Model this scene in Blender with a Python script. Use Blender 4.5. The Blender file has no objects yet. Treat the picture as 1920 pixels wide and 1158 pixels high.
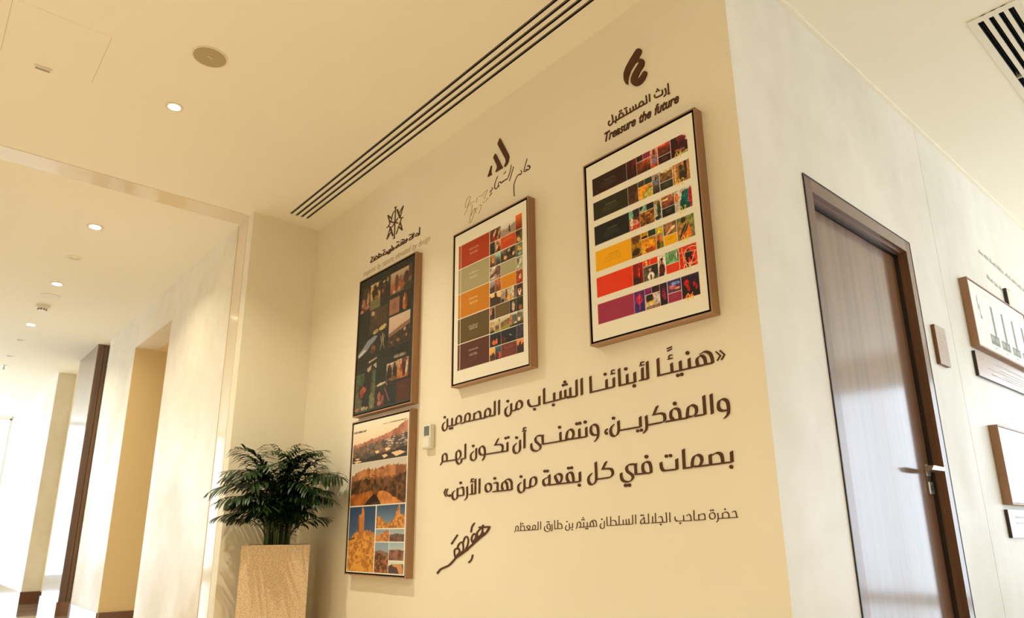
import bpy, bmesh, math, random, json
import numpy as np
from mathutils import Vector, Matrix
EXPO = -0.05     # exposure
SKY = 5.2       # overcast sky outside the windows
LENS = 14.0     # glow of the lit downlight lenses
LAMP_W = 31.0   # watts of light of each lit downlight

S = bpy.context.scene
COL = S.collection

# ---------------------------------------------------------------- camera
cam_d = bpy.data.cameras.new('camera'); cam = bpy.data.objects.new('camera', cam_d); COL.objects.link(cam)
yaw, pit, rol = (math.radians(a) for a in (-48.9688, 15.7110, -0.4987))
fw = Vector((math.sin(yaw)*math.cos(pit), math.cos(yaw)*math.cos(pit), math.sin(pit)))
rt = Vector((math.cos(yaw), -math.sin(yaw), 0)); up = rt.cross(fw)
r2 = rt*math.cos(rol)+up*math.sin(rol); u2 = -rt*math.sin(rol)+up*math.cos(rol)
M = Matrix.Identity(4)
for i in range(3):
    M[i][0] = r2[i]; M[i][1] = u2[i]; M[i][2] = -fw[i]
M[2][3] = 0.82
cam.matrix_world = M
cam_d.sensor_width = 36; cam_d.lens = 1298.05/1920*36; cam_d.shift_y = 55.61/1920
cam_d.clip_start = .02; cam_d.clip_end = 200
cam_d.dof.use_dof = True; cam_d.dof.focus_distance = 2.7; cam_d.dof.aperture_fstop = 4.0
S.camera = cam
S.view_settings.view_transform = 'Standard'; S.view_settings.look = 'None'
S.view_settings.gamma = 1; S.view_settings.exposure = EXPO
try: S.view_settings.use_curve_mapping = False
except Exception: pass
S.cycles.use_denoising = True
S.cycles.max_bounces = 10; S.cycles.diffuse_bounces = 6; S.cycles.glossy_bounces = 4
S.cycles.sample_clamp_indirect = 8

# ---------------------------------------------------------------- daylight (bright overcast sky outside the windows)
W = bpy.data.worlds.new('sky'); S.world = W; W.use_nodes = True
bg = W.node_tree.nodes['Background']; bg.inputs[0].default_value = (.80, .90, 1, 1); bg.inputs[1].default_value = SKY

def area(name, loc, rot, sx, sy, power, color, portal=False, spread=180):
    l = bpy.data.lights.new(name, 'AREA'); l.shape = 'RECTANGLE'; l.size = sx; l.size_y = sy; l.energy = power; l.color = color
    l.spread = math.radians(spread)
    if portal: l.cycles.is_portal = True
    o = bpy.data.objects.new(name, l); COL.objects.link(o); o.location = loc; o.rotation_euler = rot
    return o
PI = math.pi
# portals fill the real window openings and only guide the sky light
area('portal_end_window', (1.35, 9.62, 1.40), (-PI/2, 0, 0), 4.6, 2.5, 1, (1, 1, 1), True)
area('portal_side_window', (3.62, 6.95, 1.43), (0, PI/2, 0), 2.6, 4.5, 1, (1, 1, 1), True)
area('portal_corridor_window', (-12.5, -2.72, 1.26), (PI/2, 0, 0), 5.8, 2.3, 1, (1, 1, 1), True)
area('portal_corridor_end', (-16.12, -.4, 1.55), (0, -PI/2, 0), 2.85, 3.4, 1, (1, 1, 1), True)
# ---------------------------------------------------------------- helpers
def lin(c):
    c = np.asarray(c, float)/255.
    return np.where(c <= .04045, c/12.92, ((c+.055)/1.055)**2.4)
def mat(name, rgb, rough=.5, metal=0, coat=0, coat_rough=.1, spec=.5, noise=None, bump=None, emit=None, wood=None, attr=False, blotch=None):
    m = bpy.data.materials.new(name); m.use_nodes = True; nt = m.node_tree; N = nt.nodes; L = nt.links
    b = N['Principled BSDF']; c = lin(rgb)
    b.inputs['Base Color'].default_value = (*c, 1); b.inputs['Roughness'].default_value = rough; b.inputs['Metallic'].default_value = metal
    b.inputs['Coat Weight'].default_value = coat; b.inputs['Coat Roughness'].default_value = coat_rough; b.inputs['Coat IOR'].default_value = 1.62 if name in ('door_veneer', 'door_casing', 'corridor_wood', 'baseboard_wood') else 1.5; b.inputs['Specular IOR Level'].default_value = spec
    tc = N.new('ShaderNodeTexCoord')
    def noisetex(scale, detail=4, stretch=None):
        n = N.new('ShaderNodeTexNoise'); n.inputs['Scale'].default_value = scale; n.inputs['Detail'].default_value = detail
        if stretch:
            mp = N.new('ShaderNodeMapping'); mp.inputs['Scale'].default_value = stretch; L.new(tc.outputs['Object'], mp.inputs[0]); L.new(mp.outputs[0], n.inputs['Vector'])
        else: L.new(tc.outputs['Object'], n.inputs['Vector'])
        return n
    def ramp(src, c0, c1, p0=.3, p1=.7):
        r = N.new('ShaderNodeValToRGB'); r.color_ramp.elements[0].color = (*lin(c0), 1); r.color_ramp.elements[1].color = (*lin(c1), 1)
        r.color_ramp.elements[0].position = p0; r.color_ramp.elements[1].position = p1; L.new(src, r.inputs[0]); return r
    if noise:   # (scale, other rgb)
        n = noisetex(noise[0], 6, noise[2] if len(noise) > 2 else None); r = ramp(n.outputs[0], rgb, noise[1], *(noise[3] if len(noise) > 3 else (.35, .7))); L.new(r.outputs[0], b.inputs['Base Color'])
    if blotch:  # cloudy trowelled patches over a second finer layer
        n1 = noisetex(blotch[0], 5, (1, 1, .85)); n2 = noisetex(blotch[0]*7, 6, (1, 1, .8))
        a = N.new('ShaderNodeMath'); a.operation = 'MULTIPLY_ADD'; L.new(n2.outputs[0], a.inputs[0]); a.inputs[1].default_value = .35; L.new(n1.outputs[0], a.inputs[2])
        r = ramp(a.outputs[0], rgb, blotch[1], .48, .86); L.new(r.outputs[0], b.inputs['Base Color'])
        mr = N.new('ShaderNodeMapRange'); L.new(a.outputs[0], mr.inputs[0]); mr.inputs[1].default_value = .45; mr.inputs[2].default_value = .9; mr.inputs[3].default_value = rough+.08; mr.inputs[4].default_value = rough-.1
        L.new(mr.outputs[0], b.inputs['Roughness'])
    if wood:    # (dark rgb, stretch vector, scale)
        n1 = noisetex(wood[2], 6, wood[1]); n1.inputs['Distortion'].default_value = .4
        r = ramp(n1.outputs[0], wood[0], rgb, .36, .62); L.new(r.outputs[0], b.inputs['Base Color'])
        bp = N.new('ShaderNodeBump'); bp.inputs['Strength'].default_value = .05; bp.inputs['Distance'].default_value = .001; L.new(n1.outputs[0], bp.inputs['Height']); L.new(bp.outputs[0], b.inputs['Normal'])
    if bump:    # (scale, distance, strength)
        n = noisetex(bump[0], 5); bp = N.new('ShaderNodeBump'); bp.inputs['Strength'].default_value = bump[2]; bp.inputs['Distance'].default_value = bump[1]
        L.new(n.outputs[0], bp.inputs['Height']); L.new(bp.outputs[0], b.inputs['Normal'])
    if attr:
        a = N.new('ShaderNodeAttribute'); a.attribute_name = 'print'; L.new(a.outputs['Color'], b.inputs['Base Color'])
    if emit:
        b.inputs['Emission Color'].default_value = (*lin(emit[0]), 1); b.inputs['Emission Strength'].default_value = emit[1]
    return m
PLW = (232, 222, 200)
MT = dict(
 plaster=mat('plaster_smooth', (236, 229, 212), .62, bump=(5, .004, .12), noise=(1.2, (231, 223, 204))),
 stucco=mat('plaster_trowelled', (226, 217, 200), .42, blotch=(1.3, (240, 235, 224)), bump=(14, .002, .12)),
 stuccod=mat('plaster_trowelled_cool', (221, 216, 206), .5, blotch=(1.1, (236, 233, 226)), bump=(16, .002, .1)),
 cap=mat('plaster_warm_light', (236, 214, 168), .6),  # cream plaster with the warm light of the recess painted into its colour
 ceil=mat('ceiling_paint', (240, 234, 219), .8),
 gloss=mat('portal_gloss', (226, 212, 184), .16, coat=.6, coat_rough=.08),
 groove=mat('portal_groove', (200, 180, 138), .6),
 wood=mat('walnut_frame', (170, 130, 98), .42, wood=((152, 114, 84), (1, 1, .12), 9)),
 woodh=mat('walnut_frame_rail', (170, 130, 98), .42, wood=((152, 114, 84), (.12, 1, 1), 9)),
 rail_y=mat('walnut_rail_deep', (172, 130, 96), .42, wood=((156, 114, 82), (1, .12, 1), 9)),
 door=mat('door_veneer', (128, 92, 66), .45, spec=.08, coat=1, coat_rough=.12, wood=((104, 72, 50), (1, 12, .22), 1.6)),
 casing=mat('door_casing', (128, 90, 66), .4, spec=.15, coat=.6, coat_rough=.12, wood=((102, 74, 57), (9, 9, .4), 2)),
 casingh=mat('door_casing_head', (124, 92, 72), .32, coat=.5, coat_rough=.15, wood=((102, 74, 57), (9, .4, 9), 2)),
 dark=mat('dark_edge', (44, 34, 30), .4),
 panel=mat('corridor_wood', (104, 66, 40), .3, coat=.9, coat_rough=.06, wood=((82, 50, 30), (9, 9, .4), 2)),
 base=mat('baseboard_wood', (112, 74, 50), .25, coat=1, coat_rough=.06),
 black=mat('black_liner', (16, 13, 12), .6),
 slot=mat('slot_black', (14, 13, 12), .8),
 blade=mat('slot_blade', (120, 112, 98), .5),
 alu=mat('white_metal', (226, 219, 200), .45),
 letter=mat('letter_bronze', (84, 50, 26), .6, spec=.25),
 letterpale=mat('letter_pale', (176, 150, 104), .6),
 lettergrey=mat('letter_faint', (214, 210, 196), .7),
 white=mat('white_plastic', (232, 228, 214), .4),
 lcd=mat('lcd', (92, 98, 80), .25),
 nickel=mat('satin_nickel', (190, 186, 176), .28, metal=1),
 stone=mat('granite', (228, 204, 170), .7, noise=(150, (186, 152, 116), (1, 1, 1), (.42, .74)), bump=(160, .001, .3)),
 soil=mat('soil', (52, 38, 26), .95, bump=(60, .01, .6)),
 leaf=mat('palm_leaf', (36, 62, 17), .42, noise=(8, (18, 38, 12))),
 stem=mat('palm_stem', (82, 98, 44), .5),
 floor=mat('polished_tile', (222, 208, 184), .1, noise=(3, (212, 194, 166)), coat=1, coat_rough=.03),
 joint=mat('tile_joint', (150, 132, 106), .7),
 grille=mat('speaker_grille', (176, 158, 118), .7),
 lens=mat('lamp_lens', (255, 240, 215), .4, emit=((255, 236, 205), LENS)),
 lensoff=mat('lamp_lens_dim', (240, 232, 214), .4, emit=((255, 236, 205), LENS*.05)),
 plaque=mat('plaque_bronze', (168, 140, 122), .35, coat=.3, coat_rough=.2),
 plaqueside=mat('plaque_edge', (120, 78, 50), .5),
 text=mat('plaque_text', (205, 196, 186), .5),
 glassframe=mat('window_frame', (210, 210, 205), .4),
 rprint=mat('print_matt', (255, 255, 255), .55, attr=True, spec=.25),
 gprint=mat('print_glazed', (255, 255, 255), .5, attr=True, coat=1, coat_rough=.12),
 tprint=mat('print_glazed_thin', (255, 255, 255), .5, attr=True, coat=.3, coat_rough=.15),
 blank=mat('glazed_blank', (236, 238, 240), .2, coat=1, coat_rough=.05),
)
def glassmat():
    m = bpy.data.materials.new('window_glass'); m.use_nodes = True; nt = m.node_tree; nt.nodes.clear()
    o = nt.nodes.new('ShaderNodeOutputMaterial'); mx = nt.nodes.new('ShaderNodeMixShader'); t = nt.nodes.new('ShaderNodeBsdfTransparent'); g = nt.nodes.new('ShaderNodeBsdfGlossy')
    g.inputs['Roughness'].default_value = .02; mx.inputs[0].default_value = .06; t.inputs[0].default_value = (.97, .98, .98, 1)
    nt.links.new(t.outputs[0], mx.inputs[1]); nt.links.new(g.outputs[0], mx.inputs[2]); nt.links.new(mx.outputs[0], o.inputs[0]); return m
MT['glass'] = glassmat()

def raw(name, V, F, m, parent=None, smooth=False):
    me = bpy.data.meshes.new(name); me.from_pydata([tuple(v) for v in V], [], F); me.update()
    if smooth:
        for p in me.polygons: p.use_smooth = True
    o = bpy.data.objects.new(name, me); COL.objects.link(o)
    if m is not None: me.materials.append(MT[m] if isinstance(m, str) else m)
    if parent is not None: o.parent = parent
    return o
class G:
    """collects boxes and prisms into one mesh"""
    def __init__(s): s.V = []; s.F = []
    def add(s, V, F):
        n = len(s.V); s.V += [tuple(v) for v in V]; s.F += [tuple(i+n for i in f) for f in F]; return s
    def box(s, x0, x1, y0, y1, z0, z1):
        V = [(x, y, z) for z in (z0, z1) for y in (y0, y1) for x in (x0, x1)]
        return s.add(V, [(0, 2, 3, 1), (4, 5, 7, 6), (0, 1, 5, 4), (2, 6, 7, 3), (0, 4, 6, 2), (1, 3, 7, 5)])
    def prism(s, P, z0, z1):   # footprint polygon P (x, y), counter-clockwise
        n = len(P); V = [(x, y, z0) for x, y in P]+[(x, y, z1) for x, y in P]
        return s.add(V, [tuple(range(n))[::-1], tuple(range(n, 2*n))]+[(i, (i+1) % n, n+(i+1) % n, n+i) for i in range(n)])
    def wallpoly(s, P, y0, y1, facing=-1):    # polygon in (x, z) extruded along y (front y0, back y1)
        n = len(P); a = sum(P[i][0]*P[(i+1) % n][1]-P[(i+1) % n][0]*P[i][1] for i in range(n))
        if a < 0: P = P[::-1]
        V = [(x, y0, z) for x, z in P]+[(x, y1, z) for x, z in P]
        return s.add(V, [tuple(range(n)), tuple(range(n, 2*n))[::-1]]+[(i, n+i, n+(i+1) % n, (i+1) % n) for i in range(n)])
    def cyl(s, c, r, axis, h0, h1, n=24, r1=None):
        r1 = r if r1 is None else r1; V = []
        for h, rr in ((h0, r), (h1, r1)):
            for k in range(n):
                a = 2*PI*k/n; p = [0, 0, 0]; o = [i for i in range(3) if i != axis]
                p[axis] = h; p[o[0]] = c[0]+rr*math.cos(a); p[o[1]] = c[1]+rr*math.sin(a); V.append(p)
        return s.add(V, [tuple(range(n)), tuple(range(n, 2*n))[::-1]]+[(i, n+i, n+(i+1) % n, (i+1) % n) for i in range(n)])
    def obj(s, name, m, parent=None, bevel=0, smooth=False):
        o = raw(name, s.V, s.F, m, parent, smooth)
        bm = bmesh.new(); bm.from_mesh(o.data); bmesh.ops.recalc_face_normals(bm, faces=bm.faces); bm.to_mesh(o.data); bm.free()
        if bevel:
            b = o.modifiers.new('edge', 'BEVEL'); b.width = bevel; b.segments = 2; b.limit_method = 'ANGLE'
        return o
def thing(name, label, cat, loc=(0, 0, 0), group=None):
    o = bpy.data.objects.new(name, None); COL.objects.link(o); o.location = loc; tag(o, label, cat, group); return o
def tag(o, label, cat, group=None, kind=None):
    if label: o['label'] = label
    if cat: o['category'] = cat
    if group: o['group'] = group
    if kind: o['kind'] = kind
    return o
def struct(o, label=None): o['kind'] = 'structure'; (label and o.__setitem__('label', label)); return o

# ---------------------------------------------------------------- room shell
ZC = 3.04; YM = 2.07; XR = -1.12; YC = 1.575
# floor with tile joints, built as slabs where they can be told apart
fl = struct(G().box(-17, 4, -3.2, 10, -.12, -.004).obj('floor', 'joint'), 'polished beige stone tile floor')
g = G()
tl = G().box(-.297, .297, -.597, .597, -.004, 0).obj('tile', 'floor', fl); tl.location = (-8.4, .6, 0)
for ix in range(-5, 4):
    for iy in range(-3, 2):
        x = -8.4+ix*.6*1.0; y = .6+iy*1.2
        if (ix, iy) == (0, 0): continue
        t = tl.copy(); COL.objects.link(t); t.parent = fl; t.location = (x, y, 0)
g.box(-17, -11.703, -3.2, 10, -.01, -.0005); g.box(-6.297, 4, -3.2, 10, -.01, -.0005)
g.box(-11.697, -6.303, 2.403, 10, -.01, -.0005); g.box(-11.697, -6.303, -3.2, -3.603+.4, -.01, -.0005)
tag(g.obj('floor_tiles', 'floor', fl), None, None, kind='stuff')
# ceiling with real openings for lamps, diffusers
holes = []   # (x0, x1, y0, y1)
LAMPS = [(-3.625, .766, .03, 1), (-5.592, .768, .038, 1), (-6.375, .765, .038, 0), (-7.181, .767, .038, 1), (-8.816, .773, .038, 1), (-9.62, .77, .038, 0), (-1.1, -.6, .03, 1), (.9, .2, .03, 1), (-2.6, -1.4, .03, 1), (-10.6, .77, .038, 0)]
for x, y, r, on in LAMPS: holes.append((x-r, x+r, y-r, y+r))
SL = [1.786, 1.827, 1.866, 1.906]; SX0, SX1 = -4.462, -.2
holes.append((SX0-.02, SX1+.02, SL[0]-.022, SL[3]+.022))
VX0, VX1, VY0, VY1 = -.632, -.432, 3.308, 4.62
holes.append((VX0+.01, VX1-.01, VY0+.01, VY1-.01))
holes.append((-4.87, -4.676, -3.0, 1.575))      # shallow strip recess of the portal
def ceiling_mesh(x0, x1, y0, y1, z, holes):
    xs = sorted({x0, x1, *[h[0] for h in holes], *[h[1] for h in holes]}); ys = sorted({y0, y1, *[h[2] for h in holes], *[h[3] for h in holes]})
    g = G()
    for a, b in zip(xs, xs[1:]):
        run = None
        for c, d in zip(ys, ys[1:]):
            mx, my = (a+b)/2, (c+d)/2
            inh = any(h[0] < mx < h[1] and h[2] < my < h[3] for h in holes)
            if not inh: run = (run[0], d) if run else (c, d)
            if (inh or d == ys[-1]) and run:
                g.box(a, b, run[0], run[1], z, z+.05); run = None
    return g
struct(ceiling_mesh(-17, 4, -3.2, 10, ZC, holes).obj('ceiling', 'ceil'), 'smooth cream painted ceiling')
st = struct(G().box(-4.87, -4.68, -3.0, YC+.0, ZC-.0015, ZC+.02).obj('trim_1', 'gloss'), 'glossy recessed band across the ceiling in line with the portal groove')
# walls, mitred where they meet
struct(G().prism([(-4.6, YM), (XR, YM), (XR-.15, YM+.15), (-4.6, YM+.15)], 0, ZC).obj('wall_front', 'plaster'), 'warm cream plaster wall carrying four framed posters and raised lettering')
D0, D1, DZ = 2.533, 3.612, 2.2
g = G(); g.prism([(XR, YM), (XR, D0), (XR-.15, D0), (XR-.15, YM+.15)], 0, ZC)
g.box(XR-.15, XR, D1, 4.037, 0, ZC); g.box(XR-.15, XR, 4.041, 9.6, 0, ZC); g.box(XR-.15, XR-.006, 4.03, 4.05, 0, ZC); g.box(XR-.15, XR, D0, D1, DZ, ZC)
struct(g.obj('wall_right', 'stuccod'), 'pale trowelled plaster wall around the brown door')
struct(G().box(-.02, 0, 0, 7.53, 0, .012).obj('trim_2', 'ceil')).location = (XR+.02, YM, ZC-.012)
# pillar return, portal band, piers of the corridor
g = G(); g.prism([(-4.70, YC), (-4.60, YC), (-4.60, YM+.15), (-4.70, YM+.15)], 0, ZC)
struct(g.obj('wall_left', 'plaster'), 'plaster return of the pillar beside the potted palm')
struct(G().box(-4.72, -4.70, YC+.012, YC+.1, 0, ZC).obj('trim_3', 'groove'))
struct(G().box(-4.90, -4.72, YC+.004, YC+.1, 0, ZC).obj('trim_4', 'gloss'), 'glossy vertical band of the corridor portal')
struct(G().box(-6.41, -4.90, YC, YC+.45, 0, ZC).obj('wall_corridor', 'stucco'), 'trowelled plaster pier between portal band and doorway recess')
struct(G().box(-7.66, -6.41, YC+.001, YC+.2, 2.675, ZC).obj('wall_lintel', 'stucco'))
struct(G().box(-7.66, -6.41, YC+.2, 3.4, 2.675, 2.75).obj('ceiling_recess', 'cap'))
struct(G().box(-7.72, -7.6597, YC+.0015, 3.4, 0, 2.9).obj('wall_recess', 'cap'), 'side wall inside the corridor recess, warm light painted into its plaster colour')
struct(G().box(-7.66, -6.41, 3.4, 3.5, 0, 2.9).box(-6.46, -6.41, YC+.45, 3.4, 0, 2.9).obj('wall_recess_back', 'cap'))
struct(G().box(-8.95, -7.66, YC, YC+.1, 0, ZC).obj('wall_pier', 'stucco'), 'trowelled plaster pier beside the dark wood jamb')
struct(G().box(-9.25, -8.95, YC+.055, YC+.15, 0, ZC).obj('wall_pier_return', 'cap'))
struct(G().box(-11.4, -9.25, 1.62, 1.75, 0, ZC).obj('wall_corridor_far', 'cap'))
struct(G().box(-16.1, -11.28, 1.41, 1.75, 0, ZC).obj('wall_pier_far', 'stucco'), 'bright plaster pier at the far end of the corridor')
# far corridor timber panel
t = thing('wood_panel', 'tall dark wood panel with grooved jamb standing off the far corridor wall', 'panel', (-9.25, 1.52, 0))
G().box(-1.1, -.004, -.015, .03, .15, ZC).obj('panel_board', 'panel', t)
G().box(-.004, 0, -.015, .055, .15, ZC).obj('jamb_board', 'panel', t)
G().box(-.01, -.005, .055, .062, .15, ZC).obj('jamb_groove', 'dark', t)
G().box(-.004, 0, .062, .118, .15, ZC).obj('jamb_board', 'panel', t)
# baseboards
def bboard(name, x0, x1, y0, y1, label=None): return struct(G().box(x0, x1, y0, y1, 0, .15).obj(name, 'base'), label)
bboard('baseboard_recess', -7.661, -7.648, YC+.01, 3.4, 'dark wood baseboard inside the corridor recess')
bboard('baseboard_pier', -8.95, -7.648, YC-.012, YC)
bboard('baseboard_panel', -10.35, -9.235, 1.49, 1.63)
bboard('baseboard_corridor', -11.4, -10.35, 1.61, 1.62)
bboard('baseboard_far', -16.1, -11.265, 1.398, 1.41); bboard('baseboard_far_return', -11.28, -11.267, 1.41, 1.62)
bboard('baseboard_left', -4.6, -4.588, YC, YM); bboard('baseboard_front', -4.6, XR, YM-.012, YM); bboard('baseboard_right', XR, XR+.012, YM-.012, D0)
bboard('baseboard_door', XR, XR+.012, D1, 9.6); bboard('baseboard_pillar', -6.41, -4.9, YC-.012, YC)
# unseen sides of the room, with the windows that give the daylight
struct(G().box(XR, 3.7, 9.6, 9.7, 2.65, ZC).box(XR, 3.7, 9.6, 9.7, 0, .04).box(XR-.15, -.98, 9.6, 9.7, 0, ZC).obj('wall_end', 'plaster'))
struct(G().box(3.6, 3.7, -3.2, 4.7, 0, ZC).box(3.6, 3.7, 4.7, 9.6, 2.75, ZC).box(3.6, 3.7, 9.2, 9.6, 0, ZC).box(3.6, 3.7, 4.7, 9.6, 0, .12).obj('wall_side', 'plaster'))
struct(G().box(-9.6, 3.7, -2.8, -2.7, 0, ZC).box(-16.2, -5.8, -2.8, -2.7, 2.4, ZC).box(-16.2, -5.8, -2.8, -2.7, 0, .12).box(-16.2, -15.4, -2.8, -2.7, 0, ZC).obj('wall_back', 'plaster'))
struct(G().box(-16.2, -16.1, -2.8, 2, 3.0, ZC).box(-16.2, -16.1, -2.8, 2, 0, .12).box(-16.2, -16.1, 1.4, 2, 0, ZC).box(-16.2, -16.1, -2.8, -2.2, 0, ZC).obj('wall_far', 'plaster'))
def window(n, axis, c, a0, a1, z0, z1, k):
    g = G(); p = G(); w = (a1-a0)/k
    for i in range(k+1):
        a = a0+i*w
        (g.box(a-.03, a+.03, c-.03, c+.03, z0, z1) if axis == 1 else g.box(c-.03, c+.03, a-.03, a+.03, z0, z1))
    for z in (z0, z1): (g.box(a0, a1, c-.03, c+.03, z-.03, z+.03) if axis == 1 else g.box(c-.03, c+.03, a0, a1, z-.03, z+.03))
    o = struct(g.obj('window_%d' % n, 'glassframe'))
    for i in range(k):
        q = G(); b0 = a0+i*w+.03; b1 = b0+w-.06
        (q.box(b0, b1, c-.004, c+.004, z0+.03, z1-.03) if axis == 1 else q.box(c-.004, c+.004, b0, b1, z0+.03, z1-.03))
        q.obj('pane', 'glass', o)
window(1, 1, 9.65, -.98, 3.6, .04, 2.65, 2)
window(2, 0, 3.65, 4.7, 9.2, .12, 2.75, 3)
window(3, 1, -2.75, -15.4, -9.6, .12, 2.4, 4)
window(4, 0, -16.15, -2.2, 1.4, .12, 3.0, 2)

# ---------------------------------------------------------------- door
dr = struct(bpy.data.objects.new('door_1', None), 'brown wood veneer door in a stepped brown casing'); COL.objects.link(dr); dr.location = (XR, D0, 0)
CW = .058; d = D1-D0
G().box(-.13, .004, 0, CW, 0, DZ).obj('casing_post', 'casing', dr)
G().box(-.13, .004, d-CW, d, 0, DZ).obj('casing_post', 'casing', dr)
G().box(-.13, .004, CW, d-CW, DZ-CW, DZ).obj('casing_head', 'casingh', dr)
e = .006
G().box(-.02, .0055, -e, 0, 0, DZ+e).obj('edge_strip', 'dark', dr); G().box(-.02, .0055, d, d+e, 0, DZ+e).obj('edge_strip', 'dark', dr); G().box(-.02, .0055, 0, d, DZ, DZ+e).obj('edge_strip', 'dark', dr)
# stepped stops inside the casing
G().box(-.13, -.018, CW, CW+.008, 0, DZ-CW).obj('door_stop', 'casing', dr); G().box(-.13, -.018, d-CW-.008, d-CW, 0, DZ-CW).obj('door_stop', 'casing', dr)
G().box(-.13, -.018, CW, d-CW, DZ-CW-.008, DZ-CW).obj('door_stop', 'casingh', dr)
G().box(-.13, -.036, CW, CW+.014, 0, DZ-CW).obj('seal', 'dark', dr); G().box(-.13, -.036, d-CW-.014, d-CW, 0, DZ-CW).obj('seal', 'dark', dr); G().box(-.13, -.036, CW, d-CW, DZ-CW-.014, DZ-CW).obj('seal', 'dark', dr)
leaf = G().box(-.095, -.052, CW+.017, d-CW-.018, .008, DZ-CW-.017).obj('door_leaf', 'door', dr, .0015)
hy = 3.50-D0; hz = 1.078
h = G().box(-.052, -.044, hy-.026, hy+.026, hz-.026, hz+.026).obj('door_handle', 'nickel', dr, .001)
g = G().cyl((hy, hz), .009, 0, -.046, .004, 16)
g.add([(-.006, hy+.012, hz-.011), (-.006, hy+.012, hz+.011), (.018, hy+.012, hz+.011), (.018, hy+.012, hz-.006), (-.012, hy-.125, hz-.014), (-.012, hy-.125, hz+.012), (.022, hy-.125, hz+.012), (.012, hy-.125, hz-.006)],
      [(0, 1, 2, 3), (7, 6, 5, 4), (0, 4, 5, 1), (1, 5, 6, 2), (2, 6, 7, 3), (3, 7, 4, 0)])
g.obj('lever', 'nickel', h, .0008)
h = G().box(-.052, -.042, hy-.026, hy+.026, hz-.105, hz-.05).obj('lock_rose', 'nickel', dr, .002)
G().box(-.042, -.0405, hy-.005, hy+.005, hz-.09, hz-.064).obj('keyhole', 'dark', h)

# ---------------------------------------------------------------- ceiling fittings
def disc(g, r0, r1, z0, z1, n=40):   # ring
    V = []; 
    for r, z in ((r1, z0), (r0, z0), (r0, z1), (r1, z1)):
        V += [(r*math.cos(2*PI*k/n), r*math.sin(2*PI*k/n), z) for k in range(n)]
    F = [(j*n+i, j*n+(i+1) % n, ((j+1) % 4)*n+(i+1) % n, ((j+1) % 4)*n+i) for j in range(4) for i in range(n)]
    return g.add(V, F)
LL = {0: 'lit round downlight alone in the near ceiling beside the round speaker', 1: 'lit downlight first past the glossy ceiling band', 2: 'unlit round ceiling spot between the first two lit corridor downlights',
      3: 'lit downlight just before the pale corridor ceiling speaker', 4: 'dimly lit downlight just past the smoke detector', 5: 'faint unlit ceiling spot past the smoke detector and its lamp'}
for i, (x, y, r, on) in enumerate(LAMPS):
    t = thing('downlight', LL.get(i, {6: 'lit round downlight in the ceiling out in front of the six row poster', 7: 'lit round downlight in the ceiling out in front of the brown door', 8: 'lit round downlight in the middle of the room ceiling', 9: 'faint round ceiling spot at the very end of the corridor row'}.get(i)), 'ceiling light', (x, y, ZC), 'recessed ceiling downlights')
    disc(G(), r, r*1.5, -.003, .004).obj('trim_ring', 'alu', t)
    disc(G(), r, r*1.02, .0, .045).obj('housing', 'alu', t)
    G().cyl((0, 0), r, 2, .012 if on else .03, .045, 32).obj('lens', 'lens' if on else 'lensoff', t)
    if on:
        l = bpy.data.lights.new('lamp', 'AREA'); l.shape = 'DISK'; l.size = r*1.7; l.energy = LAMP_W*(1 if x > -4.6 else .5); l.color = (1, .905, .67); l.spread = math.radians(130)
        lo = bpy.data.objects.new('lamp', l); COL.objects.link(lo); lo.parent = t; lo.location = (0, 0, .008)
def speaker(x, y, r, label, g_):
    t = thing('ceiling_speaker', label, 'speaker', (x, y, ZC), 'round ceiling speakers')
    disc(G(), r, r*1.09, -.004, 0).obj('rim', 'alu', t); G().cyl((0, 0), r, 2, -.0035, 0, 48).obj('grille', g_, t)
    G().box(-.0018, .0018, -.013, .013, -.005, -.0035).obj('badge', 'alu', t).location = (0, 0, 0)
speaker(-3.088, .775, .074, 'round taupe ceiling speaker with a small badge near the lit lamp', 'grille')
speaker(-7.61, .78, .078, 'round pale ceiling speaker before the smoke detector in the corridor', 'alu')
t = thing('smoke_detector', 'white domed smoke detector on the corridor ceiling', 'smoke detector', (-7.98, .767, ZC))
G().cyl((0, 0), .058, 2, -.03, 0, 32, .062).obj('base', 'white', t, smooth=False); G().cyl((0, 0), .034, 2, -.055, -.03, 28, .045).obj('chamber', 'white', t)
for k in range(10):
    a = 2*PI*k/10; q = G().box(-.006, .006, .037, .042, -.05, -.036).obj('vent_slit', 'slot', t); q.rotation_euler = (0, 0, a)
t = thing('sprinkler', 'small pendent sprinkler head hanging at the far corridor ceiling', 'sprinkler', (-11.25, .78, ZC))
G().cyl((0, 0), .035, 2, -.006, 0, 20).obj('escutcheon', 'nickel', t); G().cyl((0, 0), .009, 2, -.06, -.006, 12).obj('body', 'nickel', t); G().cyl((0, 0), .018, 2, -.066, -.06, 16).obj('deflector', 'nickel', t)
t = thing('access_panel', 'flush square access hatch in the near ceiling, only its shadow gap showing', 'hatch', (-3.455, .2, ZC))
G().box(-.215, .215, -.19, .185, -.002, 0).obj('hatch_lid', 'ceil', t)
G().box(-.2165, -.215, -.19, .185, -.001, 0).box(-.216, .215, .185, .1872, -.001, 0).box(-.216, .215, -.1922, -.19, -.001, 0).obj('shadow_gap', 'groove', t)
t = thing('ceiling_sensor', 'small white ribbed sensor strip beside the ceiling hatch', 'sensor', (-3.70, .18, ZC))
G().box(-.014, .014, -.037, .037, -.01, 0).obj('housing', 'white', t, .002)
for k in (-1, 0, 1): G().box(-.0015+k*.007, .0015+k*.007, -.03, .03, -.0108, -.01).obj('rib', 'blade', t)
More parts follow.
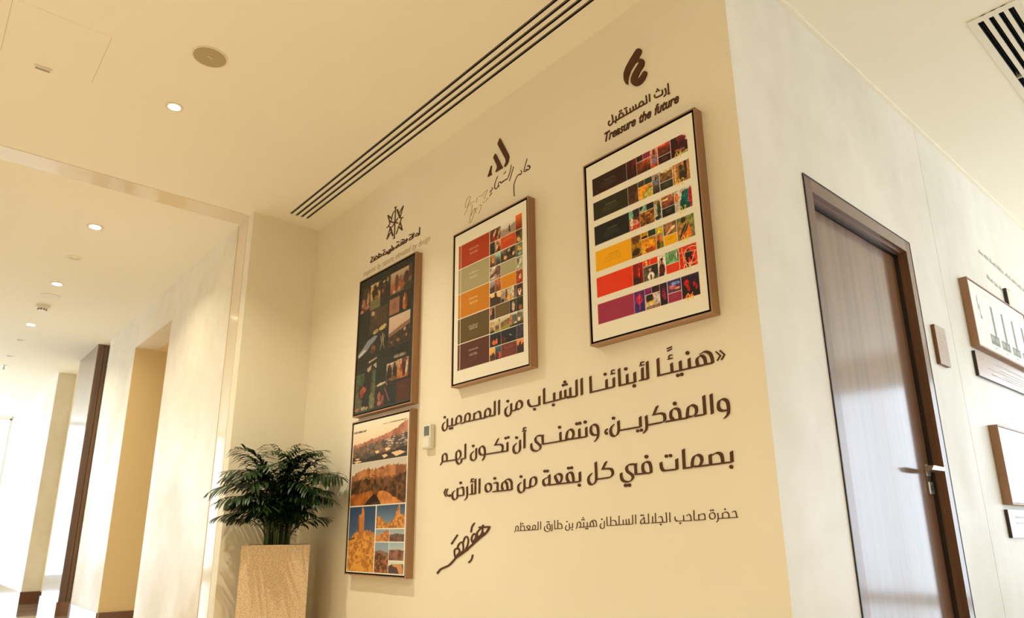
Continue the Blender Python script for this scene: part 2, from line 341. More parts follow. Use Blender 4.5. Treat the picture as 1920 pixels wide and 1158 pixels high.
# long four-slot diffuser
t = thing('slot_diffuser', 'long black four-slot air diffuser in the cream ceiling above the posters', 'air diffuser', (SX0, SL[0], ZC))
L_ = SX1-SX0; ys = [v-SL[0] for v in SL]
G().box(-.02, L_+.02, -.022, ys[3]+.022, .045, .05).obj('plenum', 'slot', t)
edges = [-.022]+[v for y in ys for v in (y-.0088, y+.0088)]+[ys[3]+.022]
for k in range(0, 10, 2): G().box(-.02, L_+.02, edges[k], edges[k+1], 0, .05).obj('bar', 'ceil', t)
for k in (0, 1): G().box(-.02 if k == 0 else L_, 0 if k == 0 else L_+.02, edges[1], edges[8], .0005, .049).obj('end_cap', 'ceil', t)
for y in ys:
    G().box(0, L_, y-.0088, y-.0083, .001, .045).box(0, L_, y+.0083, y+.0088, .001, .045).obj('slot_lining', 'slot', t); G().box(0, L_, y-.0018, y+.0018, .004, .02).obj('blade', 'blade', t)
t = thing('supply_grille', 'white framed four-slot supply grille in the ceiling beyond the door', 'air diffuser', (VX0, VY0, ZC))
a, b = VX1-VX0, VY1-VY0
G().box(.008, a-.008, .008, b-.008, .04, .045).obj('plenum', 'slot', t)
vs = [(.031, .055), (.074, .094), (.112, .132), (.149, .171)]; ed = [0]+[v for s_ in vs for v in s_]+[a]
for k in range(0, 10, 2): G().box(ed[k], ed[k+1], 0, b, -.005, .04).obj('bar', 'alu', t)
for y0, y1 in ((0, .04), (b/2-.003, b/2+.003), (b-.04, b)):
    G().box(ed[1], ed[8], y0, y1, -.0045, .039).obj('cross_bar', 'alu', t)
for s0, s1 in vs: G().box(s0, s0+.001, .04, b-.04, 0, .04).box(s1-.001, s1, .04, b-.04, 0, .04).obj('slot_lining', 'slot', t); G().box((s0+s1)/2-.0012, (s0+s1)/2+.0012, .04, b-.04, .012, .03).obj('blade', 'slot', t)
# ---------------------------------------------------------------- printed sheets: colours painted on a fine mesh grid
class Print:
    """u, v run 0..1000 across and down the sheet"""
    def __init__(s, w, h, bgc, seed=1):
        s.w, s.h = w, h; s.A = np.empty((h, w, 3)); s.A[:] = bgc; s.r = np.random.RandomState(seed)
        s.U, s.V = np.meshgrid((np.arange(w)+.5)/w*1000, (np.arange(h)+.5)/h*1000)
    def blend(s, m, c):
        m = np.clip(m, 0, 1)[..., None]; s.A = s.A*(1-m)+np.asarray(c, float)*m
    def mrect(s, R):
        du, dv = 500/s.w, 500/s.h
        return np.clip((s.U-R[0])/du/2+.5, 0, 1)*np.clip((R[2]-s.U)/du/2+.5, 0, 1)*np.clip((s.V-R[1])/dv/2+.5, 0, 1)*np.clip((R[3]-s.V)/dv/2+.5, 0, 1)
    def rect(s, R, c): s.blend(s.mrect(R), c)
    def noise(s, n, aspect=1.0):
        """smooth value noise with about n cells across the sheet"""
        out = 0; amp = 1; tot = 0
        for o in range(4):
            nx = max(2, int(n*2**o)); ny = max(2, int(n*2**o*aspect*s.h/s.w))
            g = s.r.rand(ny+2, nx+2); x = s.U/1000*nx; y = s.V/1000*ny; i = x.astype(int); j = y.astype(int); fx = x-i; fy = y-j
            fx = fx*fx*(3-2*fx); fy = fy*fy*(3-2*fy)
            out = out+amp*((g[j, i]*(1-fx)+g[j, i+1]*fx)*(1-fy)+(g[j+1, i]*(1-fx)+g[j+1, i+1]*fx)*fy); tot += amp; amp *= .6
        return out/tot
    def tile(s, R, top, bot, amp=0, dark=None, n=14, blobs=(), aspect=1):
        """picture tile: vertical blend top to bottom, patches of DARK, then soft ellipses (cx, cy, rx, ry, rgb[, turn]) in tile fractions"""
        m = s.mrect(R); t = np.clip((s.V-R[1])/(R[3]-R[1]), 0, 1)[..., None]; c = np.asarray(top, float)*(1-t)+np.asarray(bot, float)*t
        if amp:
            q = np.clip((s.noise(n, aspect)-.5)*4+.5, 0, 1)[..., None]*amp
            c = c*(1-q)+np.asarray(dark if dark is not None else (20, 16, 12), float)*q
        nz = s.noise(34) if blobs else 0
        for b in blobs:
            cx, cy = R[0]+b[0]*(R[2]-R[0]), R[1]+b[1]*(R[3]-R[1]); rx, ry = b[2]*(R[2]-R[0]), b[3]*(R[3]-R[1]); x = s.U-cx; y = s.V-cy
            if len(b) > 5:
                a = math.radians(b[5]); k = s.asp; y2 = y*k; x, y2 = x*math.cos(a)+y2*math.sin(a), -x*math.sin(a)+y2*math.cos(a); y = y2/k
            d = (x/rx)**2+(y/ry)**2+(nz-.5)*1.5; q = np.clip((1.15-d)/.4, 0, 1)[..., None]; c = c*(1-q)+np.asarray(b[4], float)*q
        if blobs or amp: c = c*(1+(s.noise(70)-.5)[..., None]*.9)
        s.A = s.A*(1-m[..., None])+np.clip(c, 0, 255)*m[..., None]
    def ridge(s, R, pts, c, jag=0, n=30, dark=None, amp=0, cn=24):
        """everything under a ridge line (fractions of tile) in colour c"""
        m = s.mrect(R); xs = [R[0]+p[0]*(R[2]-R[0]) for p in pts]; ys = [R[1]+p[1]*(R[3]-R[1]) for p in pts]
        line = np.interp(s.U[0], xs, ys)
        if jag:
            k = np.interp(s.U[0], np.linspace(0, 1000, n*4), s.r.rand(n*4)-.5)+.5*np.interp(s.U[0], np.linspace(0, 1000, n*12), s.r.rand(n*12)-.5); line = line+k*jag*(R[3]-R[1])
        q = np.clip((s.V-line[None, :])/1000*s.h+.5, 0, 1)*m; col = np.zeros_like(s.A)+np.asarray(c, float)
        if amp:
            z = np.clip((s.noise(cn)-.5)*4.5+.5, 0, 1)[..., None]*amp; col = col*(1-z)+np.asarray(dark, float)*z
        s.A = s.A*(1-q[..., None])+col*q[..., None]
    def line(s, u0, v0, u1, v1, w, c, a=1):
        k = s.asp; x0, y0, x1, y1 = u0, v0*k, u1, v1*k; dx, dy = x1-x0, y1-y0; L2 = dx*dx+dy*dy+1e-9
        x = s.U; y = s.V*k; t = np.clip(((x-x0)*dx+(y-y0)*dy)/L2, 0, 1); d = np.hypot(x-x0-t*dx, y-y0-t*dy); px = 1000/s.w
        s.blend(np.clip((w/2-d)/px+.5, 0, 1)*a, c)
    def ring(s, cu, cv, r, w, c):
        d = abs(np.hypot(s.U-cu, (s.V-cv)*s.asp)-r); s.blend(np.clip((w/2-d)/(1000/s.w)+.5, 0, 1), c)
    def poly(s, P, c):
        ins = np.zeros(s.U.shape, bool)
        for (x0, y0), (x1, y1) in zip(P, P[1:]+P[:1]):
            if y0 == y1: continue
            k = ((s.V >= min(y0, y1)) & (s.V < max(y0, y1))) & (s.U < x0+(s.V-y0)*(x1-x0)/(y1-y0)); ins ^= k
        s.blend(ins.astype(float), c)
    def text(s, u0, v0, u1, v1, c, rows=1, a=.8, seed=0):
        """rows of small letter-like marks"""
        rr = np.random.RandomState(seed+7); h = (v1-v0)/rows; st = max(1000/s.w*1.35, 4)
        for i in range(rows):
            off = rr.rand()*.12*(u1-u0) if rows > 1 else 0; u = u0+off
            while u < u1-off:
                hh = h*.62*(.6+.4*rr.rand()); vb = v0+h*(i+.8)
                s.rect((u, vb-hh, u+st*.62, vb), np.asarray(c)*a+s.A[int(min(999, vb)/1000*s.h), int(min(999, u)/1000*s.w)]*(1-a))
                u += st*(1 if rr.rand() > .18 else 2)
    def digits(s, txt, u, v, h, c, w):
        """thin outlined figures"""
        F = {'0': [(.5, 0, .12, .25), (.12, .25, .0, .6), (0, .6, .15, .95), (.15, .95, .45, 1), (.45, 1, .75, .7), (.75, .7, .8, .35), (.8, .35, .5, 0)], '1': [(.25, .25, .5, 0), (.5, 0, .35, 1)],
             '2': [(.1, .25, .4, 0), (.4, 0, .75, .2), (.75, .2, .5, .6), (.5, .6, 0, 1), (0, 1, .7, .95)], '3': [(.15, .1, .5, 0), (.5, 0, .75, .2), (.75, .2, .4, .45), (.4, .45, .7, .7), (.7, .7, .4, 1), (.4, 1, 0, .9)],
             '4': [(.55, 0, 0, .7), (0, .7, .8, .65), (.6, .4, .45, 1)], '5': [(.8, 0, .3, .05), (.3, .05, .2, .45), (.2, .45, .65, .5), (.65, .5, .6, .85), (.6, .85, .05, 1)], '6': [(.65, 0, .15, .45), (.15, .45, .05, .85), (.05, .85, .35, 1), (.35, 1, .65, .8), (.65, .8, .55, .5), (.55, .5, .1, .65)]}
        for ch in txt:
            for x0, y0, x1, y1 in F[ch]: s.line(u+x0*h*.62, v+y0*h/s.asp, u+x1*h*.62, v+y1*h/s.asp, w, c)
            u += h*.72
    def mesh(s, name, x0, x1, z0, z1, m, parent):
        w, h = s.w, s.h; X, Z = np.meshgrid(np.linspace(x0, x1, w+1), np.linspace(z1, z0, h+1)); V = np.stack([X.ravel(), np.zeros(X.size), Z.ravel()], 1)
        i = np.arange(h)[:, None]*(w+1)+np.arange(w)[None]; i = i.ravel(); Q = np.stack([i, i+w+1, i+w+2, i+1], 1)
        me = bpy.data.meshes.new(name); me.vertices.add(len(V)); me.vertices.foreach_set('co', V.ravel()); me.loops.add(Q.size); me.loops.foreach_set('vertex_index', Q.ravel().astype(np.int32))
        me.polygons.add(len(Q)); me.polygons.foreach_set('loop_start', np.arange(0, Q.size, 4, dtype=np.int32)); me.polygons.foreach_set('loop_total', np.full(len(Q), 4, dtype=np.int32)); me.update(calc_edges=True)
        c = lin(s.A); pad = np.pad(c, ((0, 1), (0, 1), (0, 0)), 'edge'); pad[1:, 1:] = (pad[:-1, :-1]*1+pad[1:, 1:])/2
        at = me.color_attributes.new('print', 'FLOAT_COLOR', 'CORNER'); cc = np.ones((len(Q), 4, 4), np.float32); cc[:, :, :3] = c.reshape(-1, 1, 3); at.data.foreach_set('color', cc.ravel())
        me.materials.append(MT[m]); o = bpy.data.objects.new(name, me); COL.objects.link(o); o.parent = parent; return o

PAPER = (240, 236, 224)
def framed(name, label, group, x0, x1, z0, z1, sheet, dep=.046, ax='y', base=YM, face=.0065, m='rprint', liner=.0085, fm=('wood', 'woodh')):
    """deep wooden tray frame, black liner, printed sheet set back inside; local x runs along the wall, local -y into the room"""
    t = thing(name, label, 'framed poster', (x0, base, z0), group)
    if ax == 'x': t.rotation_euler = (0, 0, PI/2)
    w, h = x1-x0, z1-z0
    if ax == 'x': t.location = (base, x0, z0)
    G().box(0, face, -dep, 0, 0, h).obj('frame_side', fm[0], t); G().box(w-face, w, -dep, 0, 0, h).obj('frame_side', fm[0], t)
    G().box(face, w-face, -dep, 0, 0, face).obj('frame_rail', fm[1], t); G().box(face, w-face, -dep, 0, h-face, h).obj('frame_rail', fm[1], t)
    f2 = face+liner
    G().box(face, w-face, -dep+.016, -.006, face, h-face).box(face, face+.0006, -dep+.0005, -.01, face, h-face).box(w-face-.0006, w-face, -dep+.0005, -.01, face, h-face).box(face, w-face, -dep+.0005, -.01, face, face+.0006).box(face, w-face, -dep+.0005, -.01, h-face-.0006, h-face).obj('liner', 'black', t)
    yy = -dep+.003
    G().box(f2-.001, w-f2+.001, yy+.0002, -.02, f2-.001, h-f2+.001).obj('board', 'black', t)
    o = sheet.mesh('printed_sheet', f2, w-f2, f2, h-f2, m, t); o.location = (0, yy, 0)
    return t

# sheet with six coloured rows
P = Print(280, 420, PAPER, 3); P.asp = .79/.54
rows = [(88, 191), (231, 335), (371, 479), (515, 628), (663, 771), (808, 916)]
blk = [(50, 28, 18), (47, 43, 24), (32, 31, 25), (246, 176, 4), (232, 56, 10), (160, 46, 80)]
for (a, b), c, ti in zip(rows, blk, range(6)):
    P.rect((60, a, 402, b), c)
    tc = [c_*.55+100 for c_ in c] if ti < 3 else [c_*.8+(30 if ti > 3 else -10) for c_ in c]
    P.text(185, a+34, 285, a+46, tc, 1, 1, ti); P.text(140, a+48, 312, a+80, tc, 5 if ti < 3 or ti > 3 else 3, .55, ti+20)
def T(r, col, *a, **k):
    v0, v1 = rows[r]; sp = {2: (405, v0, 498, v1), 'a': (501, v0, 559, v0+32), 'b': (562, v0, 627, v0+32), 'c': (501, v0+35, 627, v1), 4: (630, v0, 690, v1), 'd': (695, v0, 803, v0+61), 'e': (695, v0+64, 803, v1), 6: (807, v0, 945, v1)}
    P.tile(sp[col], *a, **k)
T(0, 2, (120, 36, 32), (46, 18, 18), .6, (30, 12, 12), 50, aspect=.3); T(0, 'a', (80, 26, 26), (50, 18, 18), .4); T(0, 'b', (148, 40, 74), (148, 40, 74)); T(0, 'c', (214, 96, 44), (70, 30, 16), .5, (50, 22, 12), 10)
T(0, 4, (232, 150, 140), (206, 92, 50), blobs=[(.45, .62, .42, .34, (150, 118, 150)), (.5, .2, .22, .16, (110, 62, 34)), (.42, .95, .6, .14, (190, 66, 30)), (.4, .45, .2, .1, (160, 100, 80))])
T(0, 'd', (220, 66, 60), (72, 34, 28), .4, (50, 24, 24), 20, blobs=[(.3, .06, .5, .1, (240, 110, 60)), (.5, .7, .3, .15, (110, 66, 40))]); T(0, 'e', (58, 26, 20), (58, 26, 20))
T(0, 6, (60, 22, 24), (66, 22, 28), .5, (30, 14, 16), 24, blobs=[(.85, .12, .3, .26, (226, 206, 186)), (.66, .3, .25, .3, (112, 36, 44)), (.45, .12, .14, .14, (120, 44, 44)), (.55, .74, .32, .09, (178, 104, 84), 8), (.8, .96, .5, .1, (176, 158, 86)), (.72, .5, .28, .2, (72, 26, 34))])
T(1, 2, (96, 66, 44), (112, 66, 36), .6, (52, 36, 24), 45, aspect=.3); T(1, 'a', (112, 86, 70), (88, 64, 48), .5); T(1, 'b', (46, 56, 36), (46, 56, 36)); T(1, 'c', (252, 150, 36), (236, 166, 50), blobs=[(1.05, 1.15, .75, .95, (96, 126, 42)), (1.1, 1.25, .72, .95, (214, 204, 110)), (.85, .95, .3, .25, (230, 190, 60))])
T(1, 4, (190, 160, 140), (62, 50, 44), .3, blobs=[(.5, .45, .25, .2, (120, 142, 184)), (.5, .25, .12, .1, (60, 44, 40)), (.5, .75, .4, .2, (74, 60, 54))])
T(1, 'd', (232, 204, 160), (112, 74, 38), .7, (64, 42, 22), 40, blobs=[(.5, .1, .4, .14, (236, 210, 170)), (.5, .45, .5, .1, (150, 96, 40))]); T(1, 'e', (46, 54, 34), (46, 54, 34))
T(1, 6, (214, 150, 84), (180, 112, 60), .45, (120, 74, 40), 20, aspect=.3, blobs=[(.75, .4, .1, .6, (58, 42, 30)), (.52, .5, .2, .4, (104, 88, 60)), (.5, .24, .1, .14, (72, 44, 30)), (.6, .72, .2, .26, (58, 48, 34)), (.14, .5, .06, .5, (230, 180, 110))])
T(2, 2, (60, 40, 34), (210, 80, 60), .2, blobs=[(.18, .2, .22, .34, (116, 192, 160)), (.7, .22, .3, .3, (48, 40, 32)), (.45, .7, .5, .2, (236, 140, 120)), (.6, .92, .6, .14, (206, 70, 46)), (.2, .62, .12, .3, (226, 206, 180))])
T(2, 'a', (42, 44, 38), (190, 190, 160), blobs=[(.62, .3, .26, .6, (112, 186, 158)), (.2, .2, .3, .4, (38, 38, 32))]); T(2, 'b', (34, 36, 32), (34, 36, 32)); T(2, 'c', (196, 124, 46), (168, 100, 36), .85, (60, 30, 14), 60)
T(2, 4, (206, 188, 150), (216, 200, 176), .2, blobs=[(.66, .5, .26, .36, (40, 66, 54)), (.7, .18, .16, .12, (108, 70, 50)), (.5, .9, .5, .1, (44, 56, 50)), (.3, .1, .3, .1, (170, 150, 100))])
T(2, 'd', (226, 160, 110), (122, 50, 40), .6, (84, 34, 28), 36, blobs=[(.3, .32, .25, .08, (250, 206, 140)), (.5, .12, .5, .05, (150, 80, 50))]); T(2, 'e', (34, 38, 34), (34, 38, 34))
T(2, 6, (214, 206, 186), (206, 196, 176), .2, (170, 160, 130), 20, blobs=[(.62, .4, .24, .36, (20, 110, 104)), (.45, .75, .16, .3, (14, 84, 80)), (.92, .6, .13, .5, (190, 28, 48)), (.1, .32, .12, .2, (236, 120, 46)), (.72, .86, .2, .14, (30, 80, 74)), (.5, .2, .07, .1, (60, 44, 36))])
T(3, 2, (196, 146, 14), (190, 130, 16), .1, blobs=[(.5, .1, .42, .3, (112, 66, 32)), (.45, .78, .38, .2, (62, 42, 22)), (.5, .45, .05, .2, (130, 84, 20)), (.5, .97, .6, .06, (120, 78, 50))])
T(3, 'a', (214, 158, 10), (200, 140, 20), blobs=[(.5, .85, .5, .3, (70, 48, 24))]); T(3, 'b', (48, 60, 40), (48, 60, 40)); T(3, 'c', (210, 140, 10), (230, 120, 14), blobs=[(.45, .6, .42, .4, (250, 150, 20)), (.3, .75, .25, .3, (252, 186, 60)), (.6, .85, .3, .2, (190, 80, 14)), (.7, .3, .2, .15, (246, 170, 40)), (.38, .82, .13, .14, (170, 66, 14))])
T(3, 4, (190, 190, 170), (140, 130, 30), blobs=[(.55, .2, .42, .16, (232, 206, 20)), (.45, .55, .35, .24, (206, 92, 40)), (.25, .8, .25, .18, (90, 56, 24)), (.8, .85, .3, .14, (120, 120, 30)), (.6, .5, .14, .1, (236, 120, 50))])
T(3, 'd', (176, 124, 84), (140, 98, 66), .6, (96, 62, 40), 40, blobs=[(.6, .6, .34, .12, (240, 196, 140), -28), (.4, .8, .3, .1, (216, 160, 104), -28)]); T(3, 'e', (246, 178, 6), (246, 178, 6))
T(3, 6, (150, 156, 84), (150, 112, 90), .6, (84, 92, 44), 34, blobs=[(.42, .62, .34, .42, (236, 108, 20)), (.42, .5, .22, .3, (176, 150, 80), 30), (.38, .14, .14, .12, (48, 36, 30)), (.34, .6, .07, .34, (70, 52, 34), 30), (.5, .6, .05, .3, (70, 52, 34), 30), (.6, .84, .22, .16, (244, 122, 30))])
T(4, 2, (196, 20, 16), (150, 16, 12), .6, (90, 12, 12), 40, aspect=.3, blobs=[(.35, .85, .4, .22, (56, 26, 22)), (.62, .45, .06, .3, (226, 60, 40))]); T(4, 'a', (226, 60, 30), (226, 50, 24), blobs=[(.5, .3, .2, .22, (244, 196, 60)), (.5, .75, .3, .2, (244, 170, 60)), (.5, .5, .06, .5, (250, 220, 120))]); T(4, 'b', (234, 56, 20), (234, 56, 20))
T(4, 'c', (104, 96, 74), (120, 112, 90), .3, blobs=[(.8, .3, .3, .5, (46, 42, 34)), (.52, .75, .24, .3, (232, 228, 216)), (.46, .26, .1, .14, (206, 160, 130)), (.46, .12, .12, .08, (70, 60, 50)), (.5, .8, .06, .2, (120, 30, 28))])
T(4, 4, PAPER, PAPER, blobs=[(.5, .72, .42, .34, (92, 30, 26)), (.52, .34, .17, .12, (150, 100, 70)), (.25, .05, .1, .4, (200, 184, 150)), (.52, .22, .2, .06, (86, 34, 30)), (.4, .96, .4, .1, (60, 30, 28))])
T(4, 'd', (130, 180, 128), (120, 172, 120), .25, (96, 140, 92), 30, blobs=[(.42, .5, .03, .28, (40, 60, 44), 14), (.55, .55, .03, .3, (40, 60, 44), 14), (.3, .4, .025, .16, (50, 70, 50), 14), (.84, .4, .05, .34, (236, 232, 220)), (.95, .5, .04, .3, (60, 60, 46))]); T(4, 'e', (234, 58, 20), (234, 58, 20))
T(4, 6, (232, 56, 20), (222, 48, 16), blobs=[(.55, .42, .2, .16, (28, 44, 40)), (.44, .72, .07, .3, (40, 30, 30)), (.68, .62, .06, .2, (36, 32, 30), -24), (.5, .2, .08, .09, (60, 40, 34)), (.3, .56, .06, .06, (180, 120, 70))])
P.ring(905, 716, 62, 5, (244, 210, 190)); P.line(808, 690, 945, 700, 4, (244, 200, 180)); P.line(830, 668, 842, 771, 4, (244, 200, 180)); P.line(935, 700, 885, 770, 5, (244, 210, 190))
T(5, 2, (120, 46, 130), (56, 40, 120), .3, blobs=[(.5, .4, .34, .26, (190, 30, 90)), (.5, .5, .07, .45, (226, 70, 60)), (.2, .85, .25, .3, (60, 40, 110)), (.85, .8, .25, .3, (50, 36, 100))]); T(5, 'a', (120, 30, 110), (110, 34, 120), blobs=[(.4, .5, .3, .3, (170, 36, 90))]); T(5, 'b', (54, 24, 28), (54, 24, 28))
T(5, 'c', (216, 170, 140), (222, 206, 180), blobs=[(.3, .24, .26, .34, (44, 34, 28)), (.38, .55, .22, .12, (232, 186, 50)), (.8, .3, .12, .4, (196, 196, 206)), (.6, .92, .6, .14, (150, 110, 86))])
T(5, 4, (50, 30, 52), (44, 26, 44), .2, blobs=[(.45, .4, .24, .3, (130, 26, 84)), (.6, .6, .2, .2, (160, 30, 80)), (.4, .2, .14, .12, (90, 26, 60))])
T(5, 'd', (62, 50, 120), (120, 66, 90), .4, (50, 36, 80), 50, blobs=[(.6, .3, .34, .14, (126, 150, 220)), (.4, .62, .3, .12, (214, 96, 80)), (.7, .72, .22, .08, (226, 150, 130)), (.3, .46, .2, .06, (180, 120, 150))]); T(5, 'e', (160, 46, 84), (160, 46, 84))
T(5, 6, (54, 34, 66), (36, 22, 18), .3, (28, 20, 26), 12, blobs=[(.26, .3, .15, .14, (206, 22, 26)), (.36, .55, .08, .2, (190, 26, 30), -20), (.72, .46, .07, .12, (196, 30, 44)), (.82, .62, .06, .14, (180, 28, 44)), (.36, .96, .28, .12, (206, 30, 20))])
for r in range(6):
    v0, v1 = rows[r]
    for k, vv in enumerate((78, 86)): P.line(728, v0+vv+ (1 if k else 0), 775-k*6, v0+vv+(1 if k else 0), 3, (150, 120, 100) if r != 3 else (180, 120, 10), .8)
    P.digits('0%d' % (r+1), 838, v1-20, 46, (236, 206, 90) if r != 4 else (246, 214, 150), 5.5)
framed('framed_poster', 'framed poster of six coloured rows numbered 01 to 06 on white', 'framed posters on the cream wall', -1.8424, -1.2653, 1.5499, 2.3656, P)

# sheet with five coloured blocks and a photo mosaic
Q2 = P = Print(260, 400, PAPER, 5); P.asp = .8/.57
b5 = [((84, 245), (176, 58, 10)), ((250, 416), (172, 162, 124)), ((421, 582), (206, 128, 8)), ((588, 750), (98, 78, 40)), ((755, 921), (90, 48, 36))]
for i, ((a, b), c) in enumerate(b5):
    P.rect((60, a, 90, b), c); P.rect((97, a, 509, b), c); pale = tuple(v*.35+150 for v in c)
    P.text(70, a+10, 80, b-10, tuple(v*.7+40 for v in c), 9, .6, i)
    P.text(215, a+58-(14 if i != 3 else 0), 355, a+80-(14 if i != 3 else 0), pale, 1, 1, 30+i); P.text(230, a+70, 340, a+100, pale, 1 if i != 1 else 1, 1, 40+i); P.text(205, a+104, 350, a+132, tuple(v*.75+44 for v in c), 5, .7, 60+i)
def T2(R, *a, **k): P.tile(R, *a, **k)
pg = (60, 40, 28)
T2((517, 84, 663, 164), (104, 64, 44), (190, 60, 24), .6, (44, 26, 20), 30, blobs=[(.45, .35, .1, .3, (220, 180, 140), 30), (.85, .5, .05, .5, (210, 190, 150), 20)])
P.tile((665, 84, 860, 164), PAPER, (196, 178, 160), 0); P.ridge((665, 84, 860, 164), [(0, .45), (.2, .4), (.35, .55), (.55, .35), (.62, .5), (.8, .3), (1, .2)], (176, 156, 142), .12, 40, (140, 122, 108), .4); P.tile((765, 92, 790, 140), (84, 66, 52), (84, 66, 52), blobs=[]) if 0 else None
P.poly([(768, 150), (774, 112), (782, 96), (790, 118), (800, 152)], (78, 62, 48))
T2((862, 68, 944, 164), (240, 130, 40), (130, 40, 16)); 
T2((517, 168, 585, 246), (60, 66, 46), (34, 34, 24), .5, (26, 26, 18), 30, aspect=.4); T2((587, 168, 663, 246), (236, 190, 160), (150, 70, 40), .2, blobs=[(.45, .3, .25, .25, (150, 80, 50)), (.35, .6, .14, .3, (246, 206, 140)), (.7, .8, .35, .2, (100, 44, 26))])
T2((665, 168, 860, 246), (212, 84, 34), (206, 76, 28)); P.text(700, 180, 820, 200, (236, 150, 100), 2, .6, 1); P.text(700, 208, 830, 240, (190, 60, 20), 4, .7, 2)
T2((862, 168, 944, 250), (96, 80, 54), (190, 140, 90), .5, (56, 42, 30), 26, blobs=[(.5, .75, .4, .16, (232, 180, 120), 34), (.25, .2, .3, .2, (60, 46, 34))])
T2((517, 252, 585, 330), (216, 160, 90), (110, 60, 36), .4, (50, 28, 20), 26, blobs=[(.65, .5, .25, .25, (232, 150, 100))]); T2((587, 252, 663, 330), (150, 196, 180), (70, 56, 40), .4, (50, 44, 30), 22, blobs=[(.5, .15, .6, .2, (160, 206, 190))])
T2((665, 252, 860, 330), (150, 130, 104), (56, 42, 30), .7, (44, 30, 22), 20, blobs=[(.72, .35, .15, .35, (62, 38, 30)), (.3, .7, .12, .16, (216, 160, 110)), (.85, .6, .08, .16, (206, 160, 140)), (.55, .2, .1, .14, (200, 190, 160))]); T2((862, 254, 944, 336), (132, 140, 104), (84, 96, 66), .5, (56, 66, 44), 24, blobs=[(.5, .4, .4, .2, (226, 170, 100), 20), (.6, .8, .3, .12, (160, 190, 170))])
T2((517, 334, 663, 417), (230, 214, 196), (160, 130, 110), .5, (90, 60, 50), 36, blobs=[(.75, .4, .25, .4, (118, 84, 70)), (.3, .6, .4, .09, (90, 54, 44), -22), (.3, .85, .2, .1, (240, 226, 200))])
T2((665, 334, 860, 417), (176, 168, 134), (172, 162, 126)); T2((862, 340, 944, 421), (190, 196, 170), (170, 176, 150), .3, (120, 110, 84), 20, blobs=[(.45, .6, .12, .5, (226, 222, 200), 45), (.3, .3, .2, .2, (130, 90, 70))])
T2((517, 421, 585, 500), (190, 176, 180), (90, 66, 70), 0); P.ridge((517, 421, 585, 500), [(0, .55), (.6, .5), (1, .35)], (78, 52, 56), .1); T2((587, 421, 663, 500), (212, 130, 80), (130, 60, 34), .5, (90, 40, 28), 40, aspect=.3)
T2((665, 421, 860, 502), (222, 146, 14), (214, 136, 8)); P.text(690, 432, 840, 450, (200, 120, 6), 2, .7, 8); P.text(690, 456, 830, 490, (200, 120, 6), 4, .6, 9)
T2((862, 423, 944, 504), (190, 90, 50), (150, 56, 30), .5, (110, 40, 24), 20, blobs=[(.6, .5, .2, .2, (226, 170, 120)), (.3, .7, .2, .14, (200, 60, 30))])
T2((517, 504, 663, 584), (252, 206, 140), (240, 180, 110), 0); P.ridge((517, 504, 663, 584), [(0, .1), (.1, .3), (.2, .32), (.42, .3), (.46, -.1), (.62, -.1), (.64, .35), (.8, .45), (1, .5)], (64, 42, 28), .03)
T2((665, 506, 832, 584), (206, 206, 170), (150, 130, 96), .3, (90, 70, 50), 20, blobs=[(.42, .5, .09, .5, (130, 62, 40)), (.62, .8, .26, .18, (236, 170, 100)), (.88, .5, .08, .6, (232, 200, 150)), (.1, .9, .14, .2, (60, 48, 34))]); T2((834, 506, 860, 584), (90, 50, 36), (140, 120, 110))
T2((862, 508, 944, 586), (104, 70, 54), (70, 44, 34), .4, (40, 24, 20), 20, blobs=[(.5, .5, .3, .34, (232, 190, 160)), (.5, .2, .4, .2, (70, 36, 28)), (.5, .48, .13, .1, (90, 44, 36)), (.5, .8, .16, .1, (240, 226, 200))])
T2((517, 588, 583, 668), (190, 130, 96), (60, 40, 28), .4, blobs=[(.35, .4, .3, .2, (210, 140, 100)), (.7, .5, .3, .4, (40, 30, 22))]); T2((587, 588, 775, 668), (108, 86, 50), (104, 84, 46)); P.text(605, 604, 760, 622, (140, 116, 76), 2, .7, 3); P.text(605, 630, 750, 655, (136, 112, 74), 3, .6, 4)
T2((777, 588, 860, 668), (60, 56, 44), (70, 60, 46), .4, blobs=[(.55, .5, .25, .4, (206, 176, 150))]); T2((862, 588, 944, 670), (52, 50, 34), (44, 36, 26), .3, blobs=[(.6, .8, .25, .2, (150, 90, 50))])
T2((517, 673, 583, 752), (230, 206, 170), (180, 140, 90), .4, (120, 90, 60), 16, blobs=[(.4, .95, .5, .14, (60, 46, 34))]); T2((587, 673, 775, 752), (222, 214, 190), (150, 150, 60), 0); P.ridge((587, 673, 775, 752), [(0, .55), (.4, .45), (1, .2)], (150, 112, 76), .1, 30, (80, 60, 40), .6); P.ridge((587, 673, 775, 752), [(0, .85), (1, .65)], (150, 148, 56), .03); P.tile((628, 678, 668, 745), (0, 0, 0), (0, 0, 0)) if 0 else None
P.poly([(632, 690), (644, 680), (652, 694), (664, 724), (660, 748), (638, 748), (634, 716)], (196, 166, 150)); P.poly([(634, 684), (640, 674), (650, 684), (644, 692)], (56, 42, 34))
T2((777, 673, 944, 752), (226, 222, 204), (70, 60, 40), .5, (60, 56, 40), 14, blobs=[(.08, .5, .1, .6, (200, 120, 70)), (.35, .45, .2, .4, (96, 104, 96)), (.42, .8, .1, .12, (236, 190, 170)), (.68, .6, .1, .14, (240, 196, 170)), (.7, .25, .24, .2, (110, 110, 90)), (.5, .95, .6, .12, (50, 56, 34))])
